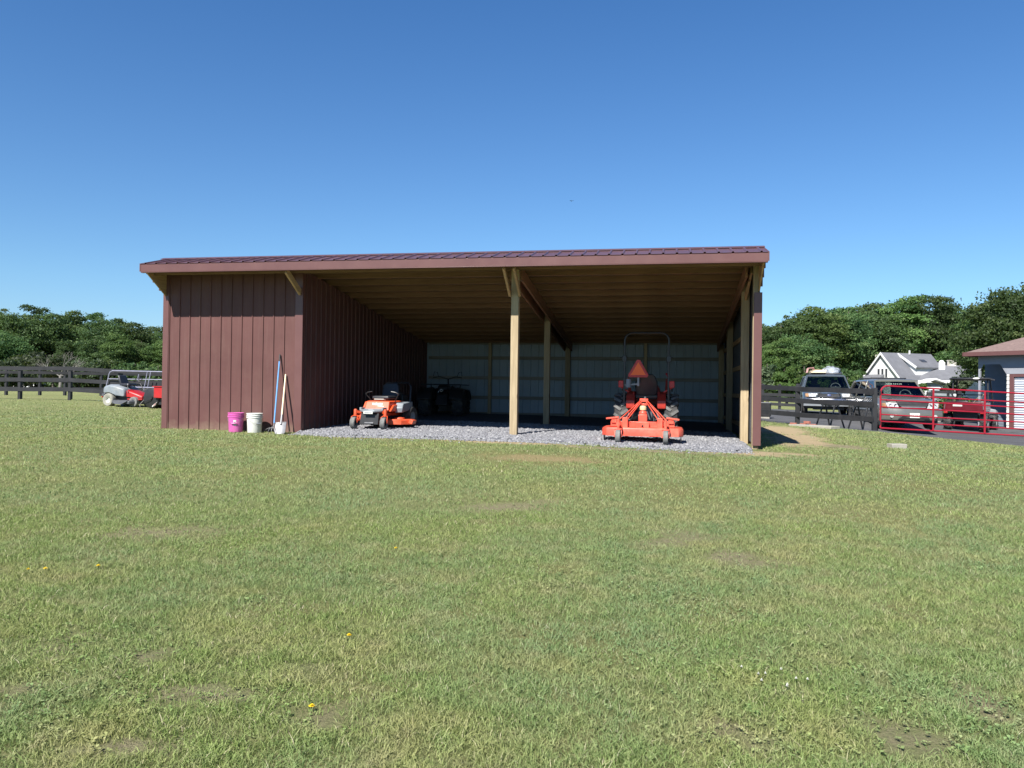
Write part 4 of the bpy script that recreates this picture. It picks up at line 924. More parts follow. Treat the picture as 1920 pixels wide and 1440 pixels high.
# ================================================================ red tube gate
ga=Vector((15.93,9.62,0)); gb_=Vector((20.62,10.66,0))
za=gz(ga.x,ga.y)+.10; zb_=za-.20
G=empty('tube_gate',(ga.x,ga.y,0),math.atan2(gb_.y-ga.y,gb_.x-ga.x),'long red six bar tube farm gate across the driveway','gate')
L=(gb_-ga).length; sl=(zb_-za)/L; H=1.20
def gp(s,h): return (s,0,za+sl*s+h)
pts=[gp(0,0),gp(0,H-.20)]+[gp(.20-.20*math.cos(a),H-.20+.20*math.sin(a)) for a in [PI/2*k/5 for k in range(1,6)]]+[gp(L-.2,H)]+[gp(L-.20+.20*math.sin(a),H-.20+.20*math.cos(a)) for a in [PI/2*k/5 for k in range(1,6)]]+[gp(L,0),gp(0,0)]
m=MB(); m.tube(pts,.024,10); m.build('gate_frame',M['gatered'],G)
for h in (.19,.385,.60,.80,1.0)[:5]:
    if h==1.0: h=.95
    m=MB(); m.tube([gp(0,h),gp(L,h)],.019,8); m.build('gate_bar',M['gatered'],G)
for s in (1.50,2.98):
    m=MB(); m.box((0,-.026,0),(.05,.018,H)); m.build('gate_brace',M['gatered'],G,bevel=.003,loc=gp(s,H/2))
for h in (.15,1.0):
    m=MB(); m.tube([(-.02,0,za+h-.06),(-.02,0,za+h+.06)],.03,10); m.tube([(-.02,0,za+h),(-.14,0,za+h)],.012,8); m.build('hinge',M['blackmetal'],G)

# ================================================================ sport utility vehicles
def suv(name,x,y,z,rz,label,P):
    V=empty(name,(x,y,z),rz,label,'SUV')
    W,L_,zb,hf,hc,rt=P['W']/2,P['L'],P['zb'],P['hf'],P['hc'],P['roof']; f=-L_/2; belt=hc; body=M[P['paint']]
    def ring(y,w,z0,zs,zt):
        return [(-w*.90,y,z0),(-w*.99,y,z0+.10),(-w,y,(z0+zs)/2),(-w*.985,y,zs),(-w*.90,y,zt-.015),(-w*.5,y,zt+.012),(0,y,zt+.02),(w*.5,y,zt+.012),(w*.90,y,zt-.015),(w*.985,y,zs),(w,y,(z0+zs)/2),(w*.99,y,z0+.10),(w*.90,y,z0)]
    m=MB()
    m.loft([ring(f+.06,W*.80,zb+.10,hf-.16,hf-.07),ring(f+.12,W*.92,zb+.05,hf-.10,hf-.02),ring(f+.35,W*.985,zb+.02,hf-.04,hf+.03),ring(f+.8,W,zb,hf,hf+.08),ring(f+1.25,W,zb,hc-.06,hc),ring(f+1.5,W,zb,hc-.05,hc+.0),ring(-f-.5,W,zb,hc-.05,hc),ring(-f-.12,W*.97,zb+.05,hc-.06,hc-.01),ring(-f,W*.9,zb+.12,hc-.12,hc-.06)])
    m.build('body',body,V,sm=50)
    m=MB(); m.box((0,.1,zb+.02),(W*1.75,L_-.5,.22)); m.box((0,f+.3,zb-.06),(W*1.2,.3,.14)); m.build('underbody',M['black'],V,bevel=.02)
    # cabin
    c0=f+1.22; c1=f+1.22+P['rake']; r0=-f-.55; r1=-f-.14; wb=W*.90; wr=W*.74; zr=rt-.06
    B=[(-wb,c0,belt),(wb,c0,belt),(wb,r1,belt),(-wb,r1,belt)]; R_=[(-wr,c1,zr),(wr,c1,zr),(wr,r0,zr),(-wr,r0,zr)]
    m=MB(); rr=[]
    for s,zz in ((1.0,zr-.03),(1.03,zr-.005),(.97,zr+.04),(.80,zr+.062)): rr.append([(-wr*s,c1-.04*(s>.9),zz),(0,c1-.07*(s>.9),zz+.008),(wr*s,c1-.04*(s>.9),zz),(wr*s,(c1+r0)/2,zz+.006),(wr*s,r0+.02,zz),(0,r0+.03,zz),(-wr*s,r0+.02,zz),(-wr*s,(c1+r0)/2,zz+.006)])
    m.loft(rr); m.build('roof',body,V,sm=50)
    def pil(a,b,w,nm='pillar'):
        m=MB(); m.beam(a,b,w,w*.8,up=(0,1,.2)); m.build(nm,body,V,bevel=.008)
    for s in (0,1): pil(B[s],R_[s],.055)
    pil(B[2],R_[2],.12); pil(B[3],R_[3],.12)
    def lerp(a,b,t): return tuple(a[i]+(b[i]-a[i])*t for i in range(3))
    ts=(.36,.66)
    for s in (0,1):
        a0,a1=(B[0],B[3]) if s==0 else (B[1],B[2]); b0,b1=(R_[0],R_[3]) if s==0 else (R_[1],R_[2])
        for t in ts: pil(lerp(a0,a1,t+.03),lerp(b0,b1,t-.02),.06)
        tt=(0,)+ts+(1,)
        for k in range(3):
            q=[lerp(a0,a1,tt[k]+.03*(k>0)),lerp(a0,a1,tt[k+1]+.03*(k<2)),lerp(b0,b1,tt[k+1]-.02*(k<2)),lerp(b0,b1,tt[k]-.02*(k>0))]
            o=-.006 if s==0 else .006
            m=MB(); m.prism(q,(o,0,0)); m.build('side_window',M['glassdark'],V,sm=0)
    m=MB(); n=8; bw=[];tw=[]
    for i in range(n+1):
        t=i/n*2-1; bw.append((t*wb*.985,c0+.02-.10*(1-t*t),belt+.005)); tw.append((t*wr*.985,c1-.04*(1-t*t)+.0,zr-.005))
    m._add(bw+tw,[(i,i+1,n+1+i+1,n+1+i) for i in range(n)]); m.build('windshield',M['glass'],V,sm=60)
    m=MB(); m.prism([B[3],B[2],R_[2],R_[3]],(0,.005,0)); m.build('rear_window',M['glass'],V,sm=0)
    m=MB(); m.box((0,c0+.28,belt-.02),(wb*1.85,.5,.10)); m.box((wb*.42,c0+.42,belt+.03),(.4,.2,.10)); m.build('dashboard',M['dash'],V,bevel=.03)
    for s in (-1,1):
        m=MB(); m.hexa([(s*wb*.45-.25,c0+1.15,belt-.35),(s*wb*.45+.25,c0+1.15,belt-.35),(s*wb*.45+.25,c0+1.3,belt-.35),(s*wb*.45-.25,c0+1.3,belt-.35),(s*wb*.45-.21,c0+1.30,belt+.18),(s*wb*.45+.21,c0+1.30,belt+.18),(s*wb*.45+.21,c0+1.4,belt+.18),(s*wb*.45-.21,c0+1.4,belt+.18)]); m.box((s*wb*.45,c0+1.36,belt+.28),(.26,.09,.18)); m.build('front_seat',M['carseat'],V,bevel=.03)
    m=MB(); m.lathe([(.185+.014*math.cos(a),.014*math.sin(a)) for a in [2*PI*k/8 for k in range(9)]],axis='Y',n=24); m.tube([(-.17,0,0),(0,.02,0),(.17,0,0)],.012,6); m.ball((0,.02,0),.05,8); m.build('steering_wheel',M[P.get('sw','grey')],V,loc=(wb*.45,c0+.62,belt+.06),rot=(-.45,0,0))
    if P.get('visor'):
        pass
    # wheels + arches
    for s in (-1,1):
        for yy in (f+.88,-f-.95):
            m=MB(); m.lathe([(P['wr']*1.16,-.01),(P['wr']*1.16,.012),(.05,.012)],axis='X',o=(s*(W-.012) if s>0 else -(W-.0),yy,P['wr']+.02),n=26); m.build('wheel_arch',M['black'],V)
            wheel(V,(s*(W-.10),yy,P['wr']),P['wr'],.235,.62,tread='none',rmat='steel',name='wheel',n=32)
        m=MB(); m.hexa([(s*(W+.03),c0+.20,belt+.02),(s*(W+.20),c0+.16,belt+.03),(s*(W+.20),c0+.28,belt+.03),(s*(W+.03),c0+.30,belt+.02),(s*(W+.03),c0+.20,belt+.17),(s*(W+.19),c0+.16,belt+.18),(s*(W+.19),c0+.27,belt+.18),(s*(W+.03),c0+.30,belt+.17)]); m.beam((s*(W-.08),c0+.26,belt+.02),(s*(W+.06),c0+.24,belt+.07),.05,.05); m.build('side_mirror',M['black'],V,bevel=.02,seg=3)
        for t in (.33,.60):
            yy=c0+(r1-c0)*t; m=MB(); m.box((s*(W+.004),yy,belt-.16),(.03,.15,.035)); m.build('door_handle',M['dkgrey'],V,bevel=.008)
        for t in (.03,.36,.66):
            yy=c0+(r1-c0)*t; m=MB(); m.box((s*(W-.004),yy,(zb+belt)/2+.05),(.012,.008,belt-zb-.22)); m.build('door_seam',M['black'],V)
        m=MB(); m.box((s*(W-.0),-.1,zb+.30),(.03,L_-2.4,.07)); m.build('side_moulding',M[P['mould']],V,bevel=.01)
    P['front'](V,W,f-.09,P)
    return V
def front_a(V,W,f,P):    # 1990s style: oval bar grille, wraparound lamps, chrome bumper
    m=MB(); 
    n=20; out=[];inn=[]
    for k in range(n):
        a=2*PI*k/n; c,s=math.cos(a),math.sin(a); e=.45
        px=math.copysign(abs(c)**e,c); pz=math.copysign(abs(s)**e,s); out.append((px*.44*(1-.10*(pz<0)),f+.025+.05*px*px,.80+pz*.105)); inn.append((px*.405*(1-.10*(pz<0)),f+.02+.05*px*px,.80+pz*.080))
    m.loft([[(x,y+.04,z) for x,y,z in out],out,inn,[(x,y+.05,z) for x,y,z in inn]],cap=False); g=m.build('grille_surround',M['chrome'],V,sm=50)
    m=MB(); m.box((0,f+.10,.80),(.78,.04,.17)); m.build('grille',M['black'],V)
    m=MB()
    for z in (.755,.80,.845): m.box((0,f+.06,z),(.70,.02,.010))
    m.tube([(0,f+.055,.73),(0,f+.055,.87)],.006,6)
    m.build('grille_bars',M['steel'],V)
    m=MB(); m.lathe([(.001,-.008),(.055,-.006),(.062,0)],axis='Y',o=(0,0,0),n=24); b=m.build('badge',M['ovalblue'],V,loc=(0,f+.045,.80),sm=40); b.scale=(1.25,1,.55)
    m=MB(); m.tube([(-.05,-.012,.0),(-.02,-.013,.02),(0,-.013,-.012),(.02,-.013,.014),(.05,-.012,-.005)],.006,5); m.build('badge_script',M['ring'],b)
    for s in (-1,1):
        m=MB(); m.hexa([(s*.48,f+.03,.73),(s*.74,f+.06,.73),(s*.74,f+.2,.73),(s*.48,f+.2,.73),(s*.47,f+.05,.87),(s*.76,f+.10,.87),(s*.76,f+.2,.87),(s*.47,f+.2,.87)]); m.build('headlight',M['lens'],V,bevel=.012)
        m=MB(); m.hexa([(s*.75,f+.07,.73),(s*.86,f+.18,.74),(s*.86,f+.3,.74),(s*.75,f+.2,.73),(s*.76,f+.11,.87),(s*.87,f+.22,.86),(s*.87,f+.3,.86),(s*.76,f+.2,.87)]); m.build('turn_lamp',M['amber'],V,bevel=.01)
    m=MB(); rr=[]
    for x in (-.95,-.86,-.5,0,.5,.86,.95):
        yy=f-.06+.20*(abs(x)/.95)**3; rr.append([(x,yy+.10,.50),(x,yy,.52),(x,yy-.01,.60),(x,yy+.02,.67),(x,yy+.12,.68)])
    m.loft(rr); m.build('bumper',M['chrome'],V,sm=40)
    m=MB(); rr=[]
    for x in (-.93,-.84,-.5,0,.5,.84,.93):
        yy=f-.02+.20*(abs(x)/.95)**3; rr.append([(x,yy+.12,.36),(x,yy,.38),(x,yy-.005,.52),(x,yy+.12,.52)])
    m.loft(rr); m.build('bumper_valance',M['grey'],V,sm=40)
    m=MB(); m.box((0,f-.075,.44),(.16,.01,.06)); m.build('tow_plate',M['white'],V)
def front_b(V,W,f,P):    # 2000s style: big multi lamps, dark grille, body coloured bumper with plate
    m=MB(); m.hexa([(-.40,f+.02,.72),(.40,f+.02,.72),(.40,f+.2,.72),(-.40,f+.2,.72),(-.52,f+.09,.93),(.52,f+.09,.93),(.52,f+.25,.95),(-.52,f+.25,.95)]); m.build('grille',M['black'],V,bevel=.02)
    m=MB()
    for z in (.77,.83,.89): m.box((0,f+.025+(z-.72)*.3,z),(.80+(z-.72)*.8,.02,.014))
    m.build('grille_bars',M['black'],V)
    m=MB(); m.hexa([(-.80,f+.19,.925),(.80,f+.19,.925),(.80,f+.5,.99),(-.80,f+.5,.99),(-.66,f+.22,.945),(.66,f+.22,.945),(.60,f+.6,1.03),(-.60,f+.6,1.03)]); m.build('bug_deflector',M['glassdark'],V,bevel=.01)
    m=MB(); m.box((0,f+.03,.745),(.76,.03,.03)); m.build('grille_lip',M['grey'],V,bevel=.006)
    for s in (-1,1):
        m=MB(); m.hexa([(s*.43,f+.04,.70),(s*.78,f+.10,.70),(s*.78,f+.3,.70),(s*.43,f+.3,.70),(s*.50,f+.09,.88),(s*.83,f+.17,.88),(s*.83,f+.3,.88),(s*.50,f+.3,.88)]); hl=m.build('headlight',M['lens'],V,bevel=.012)
        for dx in (.53,.68):
            q=MB(); q.lathe([(.001,.004),(.045,0),(.062,-.012),(.066,-.002)],axis='Y',o=(s*dx,f+.075+(dx-.5)*.25,.785),n=16); q.build('reflector',M['chrome'],hl)
        m=MB(); m.hexa([(s*.79,f+.12,.70),(s*.88,f+.24,.71),(s*.88,f+.4,.71),(s*.79,f+.3,.70),(s*.84,f+.19,.87),(s*.90,f+.30,.86),(s*.90,f+.4,.86),(s*.84,f+.3,.87)]); m.build('turn_lamp',M['amber'],V,bevel=.01)
        m=MB(); m.lathe([(.001,-.01),(.05,-.01),(.06,.0)],axis='Y',o=(s*.68,f+.005,.44),n=18); m.build('fog_lamp',M['lens'],V)
    m=MB(); rr=[]
    for x in (-.95,-.88,-.6,-.3,0,.3,.6,.88,.95):
        yy=f-.07+.24*(abs(x)/.95)**3; rr.append([(x,yy+.2,.30),(x,yy+.02,.32),(x,yy-.01,.42),(x,yy,.58),(x,yy+.03,.69),(x,yy+.2,.71)])
    m.loft(rr); m.build('bumper',M[P['paint']],V,sm=50)
    m=MB(); m.hexa([(-.50,f-.065,.34),(.50,f-.065,.34),(.50,f,.34),(-.50,f,.34),(-.40,f-.078,.47),(.40,f-.078,.47),(.40,f,.47),(-.40,f,.47)]); m.build('lower_intake',M['black'],V,bevel=.02)
    m=MB(); m.box((0,f-.10,.47),(.31,.012,.16)); pl=m.build('license_plate',M['white'],V,bevel=.004)
    cu=bpy.data.curves.new('plate_number','FONT'); cu.body='FRP 2362'; cu.size=.082; cu.extrude=.001; cu.align_x='CENTER'; cu.align_y='CENTER'
    tq=bpy.data.objects.new('tmp',cu); COL.objects.link(tq); bpy.context.view_layer.update(); tme=bpy.data.meshes.new_from_object(tq.evaluated_get(bpy.context.evaluated_depsgraph_get())); bpy.data.objects.remove(tq); tme.materials.clear(); tme.materials.append(M['dkgrey']); t=bpy.data.objects.new('plate_number',tme); COL.objects.link(t); t.parent=pl; t.location=(0,f-.108,.465); t.rotation_euler=(PI/2,0,0)
    m=MB(); rr=[]
    for x in (-.8,0,.8): 
        yy=f+.0+.2*(abs(x)/.95)**3; rr.append([(x,yy+.2,.20),(x,yy+.03,.22),(x,yy+.03,.31),(x,yy+.2,.31)])
    m.loft(rr); m.build('bumper_valance',M['black'],V)
# grey SUV with the loaded roof rack
AR=-.11; ax,ay=plan(1546,33.2)
A_=suv('sport_utility_vehicle',ax,ay,.02,AR,'dark grey SUV with chrome bumper and loaded roof rack behind the black fence',dict(W=1.92,L=4.75,zb=.36,hf=.92,hc=1.08,roof=1.66,rake=.62,wr=.37,paint='expd',mould='dkgrey',front=front_a))
m=MB()
for s in (-1,1): m.tube([(s*.62,-.5,1.70),(s*.62,1.9,1.70)],.018,8); 
for y in (-.4,.4,1.2,1.8): m.tube([(-.62,y,1.70),(.62,y,1.70)],.014,8)
m.build('roof_rack',M['black'],A_)
# load on the rack: own things
def on_rack(name,label,cat): return empty(name,(ax,ay,.02),AR,label,cat)
r=on_rack('folded_lumber','pale boards and rusty folded chairs tied on the roof rack of the grey SUV','boards')
m=MB()
for k in range(3): m.box((-.28+.02*k,.2+.1*k,1.745+.045*k),(.56-.05*k,1.5,.035),rotm(0,0,.04*k))
m.build('boards',M['ash'],r,bevel=.004)
m=MB()
for k in range(4): m.tube([(-.70,-.4+.3*k,1.73),(-.66,-.3+.3*k,1.92),(-.45,-.2+.3*k,1.95),(-.38,-.1+.3*k,1.76)],.022,6)
m.build('folded_frames',paint('rusty_pink',(.36,.20,.19),.7,0,.3,9),r)
r=on_rack('tarp_bundle','lumpy shiny grey tarp bundle strapped on the roof rack of the grey SUV','bundle')
m=MB(); N_=22; rr=[]
for i in range(13):
    t=i/12; yy=-.2+1.6*t; pr=math.sin(PI*t)**.45 if 0<t<1 else .05; row=[]
    for k in range(N_):
        a=2*PI*k/N_; q=1+.16*math.sin(3*a+5*t*3)+.10*math.sin(7*a-9*t)+.07*math.sin(11*a+17*t)
        row.append((.30+math.cos(a)*.36*pr*q,yy,1.74+max(0,math.sin(a))*.27*pr*q-.02*(math.sin(a)<0)))
    rr.append(row)
m.loft(rr); m.build('tarp',M['cloth'],r,sm=60)
m=MB()
for yy in (.1,.6,1.1): m.tube([(-.08,yy,1.73),(.02,yy,1.93),(.3,yy,2.04),(.58,yy,1.93),(.68,yy,1.73)],.010,5)
m.build('strap',M['black'],r)
# tan silver SUV
bx,by=plan(1668,28.6)
B_=suv('sport_utility_vehicle',bx,by,gz(bx,by)-.02,.05,'tan silver SUV with white license plate parked behind the red gate',dict(W=1.82,L=4.75,zb=.34,hf=.97,hc=1.10,roof=1.70,rake=.60,wr=.37,paint='expl',mould='grey',front=front_b,sw='ltgrey'))
m=MB(); m.tube([(-.58,.1,1.735),(-.58,1.7,1.735)],.02,8); m.tube([(.58,.1,1.735),(.58,1.7,1.735)],.02,8)
for y in (.15,.9,1.65): m.box((0,y,1.755),(1.2,.06,.025))
m.build('roof_rack',M['black'],B_)
m=MB(); x=-.30
for w_ in (.02,.02,.02,.05,.03,.04,.035,.03,.04):
    m.box((x,-.68,1.53),(w_,.008,.075 if w_<.03 else .05),rotm(-.78+.0)); x+=w_+.028
m.build('windshield_lettering',M['white'],B_)

# ================================================================ sawhorses, plank, bricks, slabs
def sawhorse(x,y,rz,label):
    z=gz(x,y); r=empty('sawhorse',(x,y,z),rz,label,'sawhorse',"sawhorses behind the fence")
    m=MB(); m.box((0,0,.71),(.10,.95,.07)); m.build('top_beam',M['blackmetal'],r,bevel=.006)
    for sx in (-1,1):
        for sy in (-1,1):
            m=MB(); m.beam((sx*.04,sy*.36,.70),(sx*.23,sy*.44,.0),.045,.03,up=(0,1,0)); m.build('leg',M['blackmetal'],r,bevel=.004)
    for sy in (-1,1):
        m=MB(); m.box((0,sy*.41,.28),(.34,.02,.035)); m.build('cross_bar',M['blackmetal'],r)
    return r
sawhorse(14.95,11.55,.3,'black folding sawhorse behind the fence, nearer the shed'); sawhorse(15.75,10.9,.25,'black folding sawhorse behind the fence, nearer the red gate')
r=empty('white_plank',(15.35,11.2,gz(15.35,11.2)+.765),-.65,'white painted plank lying across two black sawhorses','plank')
m=MB(); m.box((0,0,0),(1.9,.14,.035)); m.build('plank',M['white'],r,bevel=.003)
r=empty('concrete_slab',(14.1,9.35,gz(14.1,9.35)),-.75,'flat weathered concrete slab lying in the grass below the fence','slab')
m=MB(); m.box((0,0,.02),(1.35,.45,.09)); m.build('slab',M['concrete'],r,bevel=.012)
r=empty('concrete_block',(14.55,2.75,gz(14.55,2.75)),.3,'small pale concrete block alone in the grass before the red gate','block')
m=MB(); m.box((0,0,.035),(.32,.2,.10)); m.build('block',M['concrete'],r,bevel=.01)
for k,(dx,dy,dz,ro,lab) in enumerate([(-.02,.0,.0,.1,'red brick leaning by the foot of the fence post, leftmost of the pile'),(.24,-.12,.0,.0,'red brick in the small pile, lower middle one'),(.48,-.30,.0,.05,'red brick in the small pile, rightmost one on the slab'),(.33,-.20,.075,-.1,'red brick lying on top of the small pile by the fence')]):
    x,y=13.72+dx,10.35+dy; r=empty('brick',(x,y,gz(x,y)+dz),ro-.75,lab,'brick','red bricks piled by the fence post')
    m=MB(); m.box((0,0,.045),(.19,.09,.072)); m.build('brick_body',M['brick'],r,bevel=.006)

# ================================================================ side by side utility vehicle (rear quarter view)
ux,uy=plan(1822,29.6); uz=gz(ux,uy)
Ut=empty('utility_vehicle',(ux,uy,uz),-.50,'dark red side by side utility vehicle with black canopy beside the blue garage','utility vehicle')
# local: front is +y, tail toward the lens
for s in (-1,1):
    wheel(Ut,(s*.58,-.95,.31),.31,.25,.5,lug=10,rmat='steel',name='rear_wheel',n=28); wheel(Ut,(s*.58,.95,.31),.31,.23,.5,lug=10,rmat='steel',name='front_wheel',n=28)
    m=MB(); m.beam((s*.60,.62,.95),(s*.55,.30,1.86),.045,.045,up=(0,1,0)); m.build('front_pillar',M['black'],Ut,bevel=.008)
    m=MB(); m.beam((s*.60,-.32,.60),(s*.56,-.28,1.86),.045,.045,up=(0,1,0)); m.build('rear_pillar',M['black'],Ut,bevel=.008)
    m=MB(); m.hexa([(s*.30,.70,.58),(s*.70,.70,.58),(s*.70,1.35,.55),(s*.30,1.35,.55),(s*.30,.72,.84),(s*.68,.74,.76),(s*.66,1.25,.70),(s*.30,1.3,.78)]); m.build('front_fender',M['grey'],Ut,bevel=.03)
    m=MB(); m.hexa([(s*.26-.20,-.30,.58),(s*.26+.20,-.30,.58),(s*.26+.20,.15,.58),(s*.26-.20,.15,.58),(s*.26-.20,-.30,.72),(s*.26+.20,-.30,.72),(s*.26+.20,.15,.72),(s*.26-.20,.15,.72)]); m.box((s*.26,-.30,.90),(.42,.10,.36),rotm(.12)); m.build('seat',M['seat'],Ut,bevel=.03,seg=3)
m=MB(); m.box((0,0,.40),(1.05,2.3,.14)); m.box((0,.35,.46),(1.25,.75,.04)); m.box((0,-.85,.55),(.8,.7,.3)); m.build('chassis',M['black'],Ut,bevel=.02)
m=MB(); m.loft([[(-.36,.68,.55),(.36,.68,.55),(.36,1.42,.52),(-.36,1.42,.52)],[(-.36,.66,.98),(.36,.66,.98),(.34,1.38,.74),(-.34,1.38,.74)]]); m.build('hood',M['dkred'],Ut,bevel=.03)
m=MB(); 
m.box((0,-.90,.72),(1.32,1.05,.05)); m.box((-.65,-.90,.88),(.04,1.05,.30)); m.box((.65,-.90,.88),(.04,1.05,.30)); m.box((0,-.39,.88),(1.26,.04,.30)); 
m.build('cargo_bed',M['dkred'],Ut,bevel=.008)
m=MB(); m.box((0,-1.42,.87),(1.32,.035,.30)); tg=m.build('tailgate',M['dkred'],Ut,bevel=.008)
m=MB(); m.box((-.20,-1.443,.93),(.30,.008,.10)); m.build('tailgate_sticker',M['white'],tg)
for s in (-1,1):
    m=MB(); m.tube([(s*.60,-1.45,.98),(s*.62,-1.46,.78)],.010,6); m.build('tailgate_latch',M['steel'],Ut)
    m=MB(); m.box((s*.58,-1.45,.66),(.12,.03,.07)); m.build('tail_lamp',M['red'],Ut,bevel=.006)
m=MB(); m.loft([[(-.66,-.42,1.86),(.66,-.42,1.86),(.66,.55,1.84),(-.66,.55,1.84)],[(-.68,-.46,1.895),(.68,-.46,1.895),(.68,.60,1.875),(-.68,.60,1.875)],[(-.60,-.36,1.94),(.60,-.36,1.94),(.60,.50,1.92),(-.60,.50,1.92)]]); rf=m.build('canopy',M['black'],Ut,bevel=.02,seg=3)
m=MB(); m.lathe([(.001,.004),(.10,.003),(.11,0)],o=(0,0,0),n=20); q=m.build('canopy_sticker',M['white'],rf,loc=(.22,-.463,1.905),rot=(PI/2,0,0)); q.scale=(1,.30,1)
m=MB(); m.lathe([(.17+.014*math.cos(a),.014*math.sin(a)) for a in [2*PI*k/8 for k in range(9)]],axis='Y',n=20); m.tube([(0,0,0),(0,.3,-.1)],.016,6); m.build('steering_wheel',M['black'],Ut,loc=(-.26,.45,1.05),rot=(.5,0,0))
m=MB(); m.tube([(-.56,.32,1.30),(.56,.32,1.30)],.018,8); m.build('windshield_bar',M['black'],Ut)
m=MB(); m.tube([(.45,-1.2,.95),(.62,-1.5,1.32)],.012,6); m.tube([(.2,-1.1,.95),(.42,-1.3,1.2)],.012,6); m.build('tool_handles',M['ash'],Ut)
m=MB(); m.box((-.02,-.36,.93),(.1,.03,.1)); m.build('hitch',M['black'],Ut)

# ================================================================ blue garage at the right edge
gx0,gy0=plan(1836,32.0); GR=empty('garage',(gx0,gy0,-.40),-.818,'slate blue garage with brown shingle roof and white roll up door at right edge','garage')
# local: x along the door front (nearer to the lens to the right), y into the building
def lap(mb,a,b,z0,z1,nrm,st=.14,mi=0,t=.02):
    z=z0; a=Vector(a); b=Vector(b); nn=Vector(nrm)
    while z<z1-.01:
        zz=min(z1,z+st); mb.hexa([tuple(a+nn*t)[:2]+(z,),tuple(b+nn*t)[:2]+(z,),tuple(b-nn*.03)[:2]+(z,),tuple(a-nn*.03)[:2]+(z,),tuple(a+nn*.004)[:2]+(zz,),tuple(b+nn*.004)[:2]+(zz,),tuple(b-nn*.03)[:2]+(zz,),tuple(a-nn*.03)[:2]+(zz,)]); z=zz
m=MB(); lap(m,(-.6,1.6,0),(1.15,1.6,0),0,2.9,(0,-1,0)); m.build('recess_wall',M['slate'],GR,sm=0)
m=MB(); m.b2((1.06,.06,0),(1.14,1.58,2.6)); m.build('recess_side',M['slate'],GR)
m=MB(); m.b2((-.04,0,0),(.04,.09,2.75)); m.build('corner_post',M['slatelt'],GR,bevel=.005)
m=MB(); lap(m,(-.04,0,0),(1.06,0,0),2.55,2.95,(0,-1,0),.2); m.build('header_panel',M['slatelt'],GR,sm=0)
m=MB(); m.prism([(.80,.02,2.55),(1.06,.02,2.12),(1.06,.02,2.55)],(0,-.03,0)); m.build('corner_bracket',M['slatelt'],GR,sm=0)
m=MB(); m.prism([(.04,.02,2.55),(.04,.02,2.30),(.16,.02,2.55)],(0,-.03,0)); m.build('corner_bracket',M['slatelt'],GR,sm=0)
m=MB(); lap(m,(1.06,0,0),(1.16,0,0),0,2.15,(0,-1,0),.16,t=.03); m.build('siding_ends',M['white'],GR,sm=0)
m=MB(); lap(m,(1.06,0,0),(9,0,0),2.16,2.95,(0,-1,0),.25); m.build('front_siding',M['slatelt'],GR,sm=0)
m=MB(); m.b2((1.16,-.035,0),(1.32,.04,2.15)); m.b2((1.32,-.035,2.04),(4.6,.04,2.15)); m.build('door_casing',M['brown_trim'],GR,bevel=.004)
m=MB(); z=0; pr=[]
while z<2.02: pr+=[(0,z),(.022,z+.02),(.022,z+.055),(0,z+.075)]; z+=.0918
for i in range(len(pr)-1):
    (d0,z0),(d1,z1)=pr[i],pr[i+1]; m._add([(1.32,.05-d0,z0),(4.5,.05-d0,z0),(4.5,.05-d1,z1),(1.32,.05-d1,z1)],[(0,1,2,3)])
m.build('roll_up_door',M['doorwhite'],GR,sm=0)
m=MB(); m.b2((-.6,1.65,0),(9,6.5,2.95)); m.build('inner_wall',M['slate'],GR)
m=MB(); m.b2((4.6,.02,0),(9,1.62,2.9)); m.build('front_wall',M['slatelt'],GR)
m=MB(); m.loft([[(-.42,-.40,2.93),(9.4,-.40,2.93),(9.4,7,2.93),(-.42,7,2.93)],[(-.42,-.40,3.02),(9.4,-.40,3.02),(9.4,7,3.02),(-.42,7,3.02)],[(3.2,3.2,4.50),(6.0,3.2,4.50),(6.0,3.6,4.50),(3.2,3.6,4.50)]]); m.build('roof',M['brownroof'],GR,sm=0)
m=MB(); m.b2((-.44,-.43,2.88),(9.4,-.40,3.04)); m.b2((-.46,-.43,2.88),(-.42,7,3.04)); m.build('fascia_board',M['brown_trim'],GR)

# ================================================================ white house far behind
hx,hy=plan(1690,112); H_=empty('white_house',(hx,hy,-.3),.54,'white two storey house with grey roof and low garage wing behind the parked cars','house')
# local: gable end in the plane x=0 (y 0..7), ridge along +x at y=3.5, long slope faces -y
HE,HR=3.5,7.15
m=MB(); m.prism([(0,0,0),(0,7,0),(0,7,HE),(0,3.5,HR),(0,0,HE)],(9,0,0)); m.build('main_wall',M['housewhite'],H_,sm=0)
for sgn in (0,1):
    y0,y1=(-.35,3.5) if sgn==0 else (7.35,3.5); z0=HE-.36
    m=MB(); m.hexa([(-.35,y0,z0),(9.3,y0,z0),(9.3,y1,HR+.02),(-.35,y1,HR+.02),(-.35,y0,z0+.2),(9.3,y0,z0+.2),(9.3,y1,HR+.24),(-.35,y1,HR+.24)]); m.build('main_roof',M['houseroof'],H_,sm=0)
    m=MB(); m.hexa([(-.42,y0,z0-.12),(-.352,y0,z0-.12),(-.352,y1,HR-.1),(-.42,y1,HR-.1),(-.42,y0,z0+.23),(-.352,y0,z0+.23),(-.352,y1,HR+.27),(-.42,y1,HR+.27)]); m.build('gable_trim',M['housewhite'],H_,sm=0)
for k in range(3):
    y=3.5+(k-1)*.72-.1
    m=MB(); m.box((-.02,y,4.35),(.06,.42,1.3)); w_=m.build('window',M['window'],H_)
    f_=MB(); f_.box((-.04,y-.26,4.35),(.08,.09,1.45)); f_.box((-.04,y+.26,4.35),(.08,.09,1.45)); f_.box((-.04,y,5.03),(.08,.43,.09)); f_.box((-.04,y,3.67),(.08,.43,.09)); f_.build('window_frame',M['housewhite'],w_)
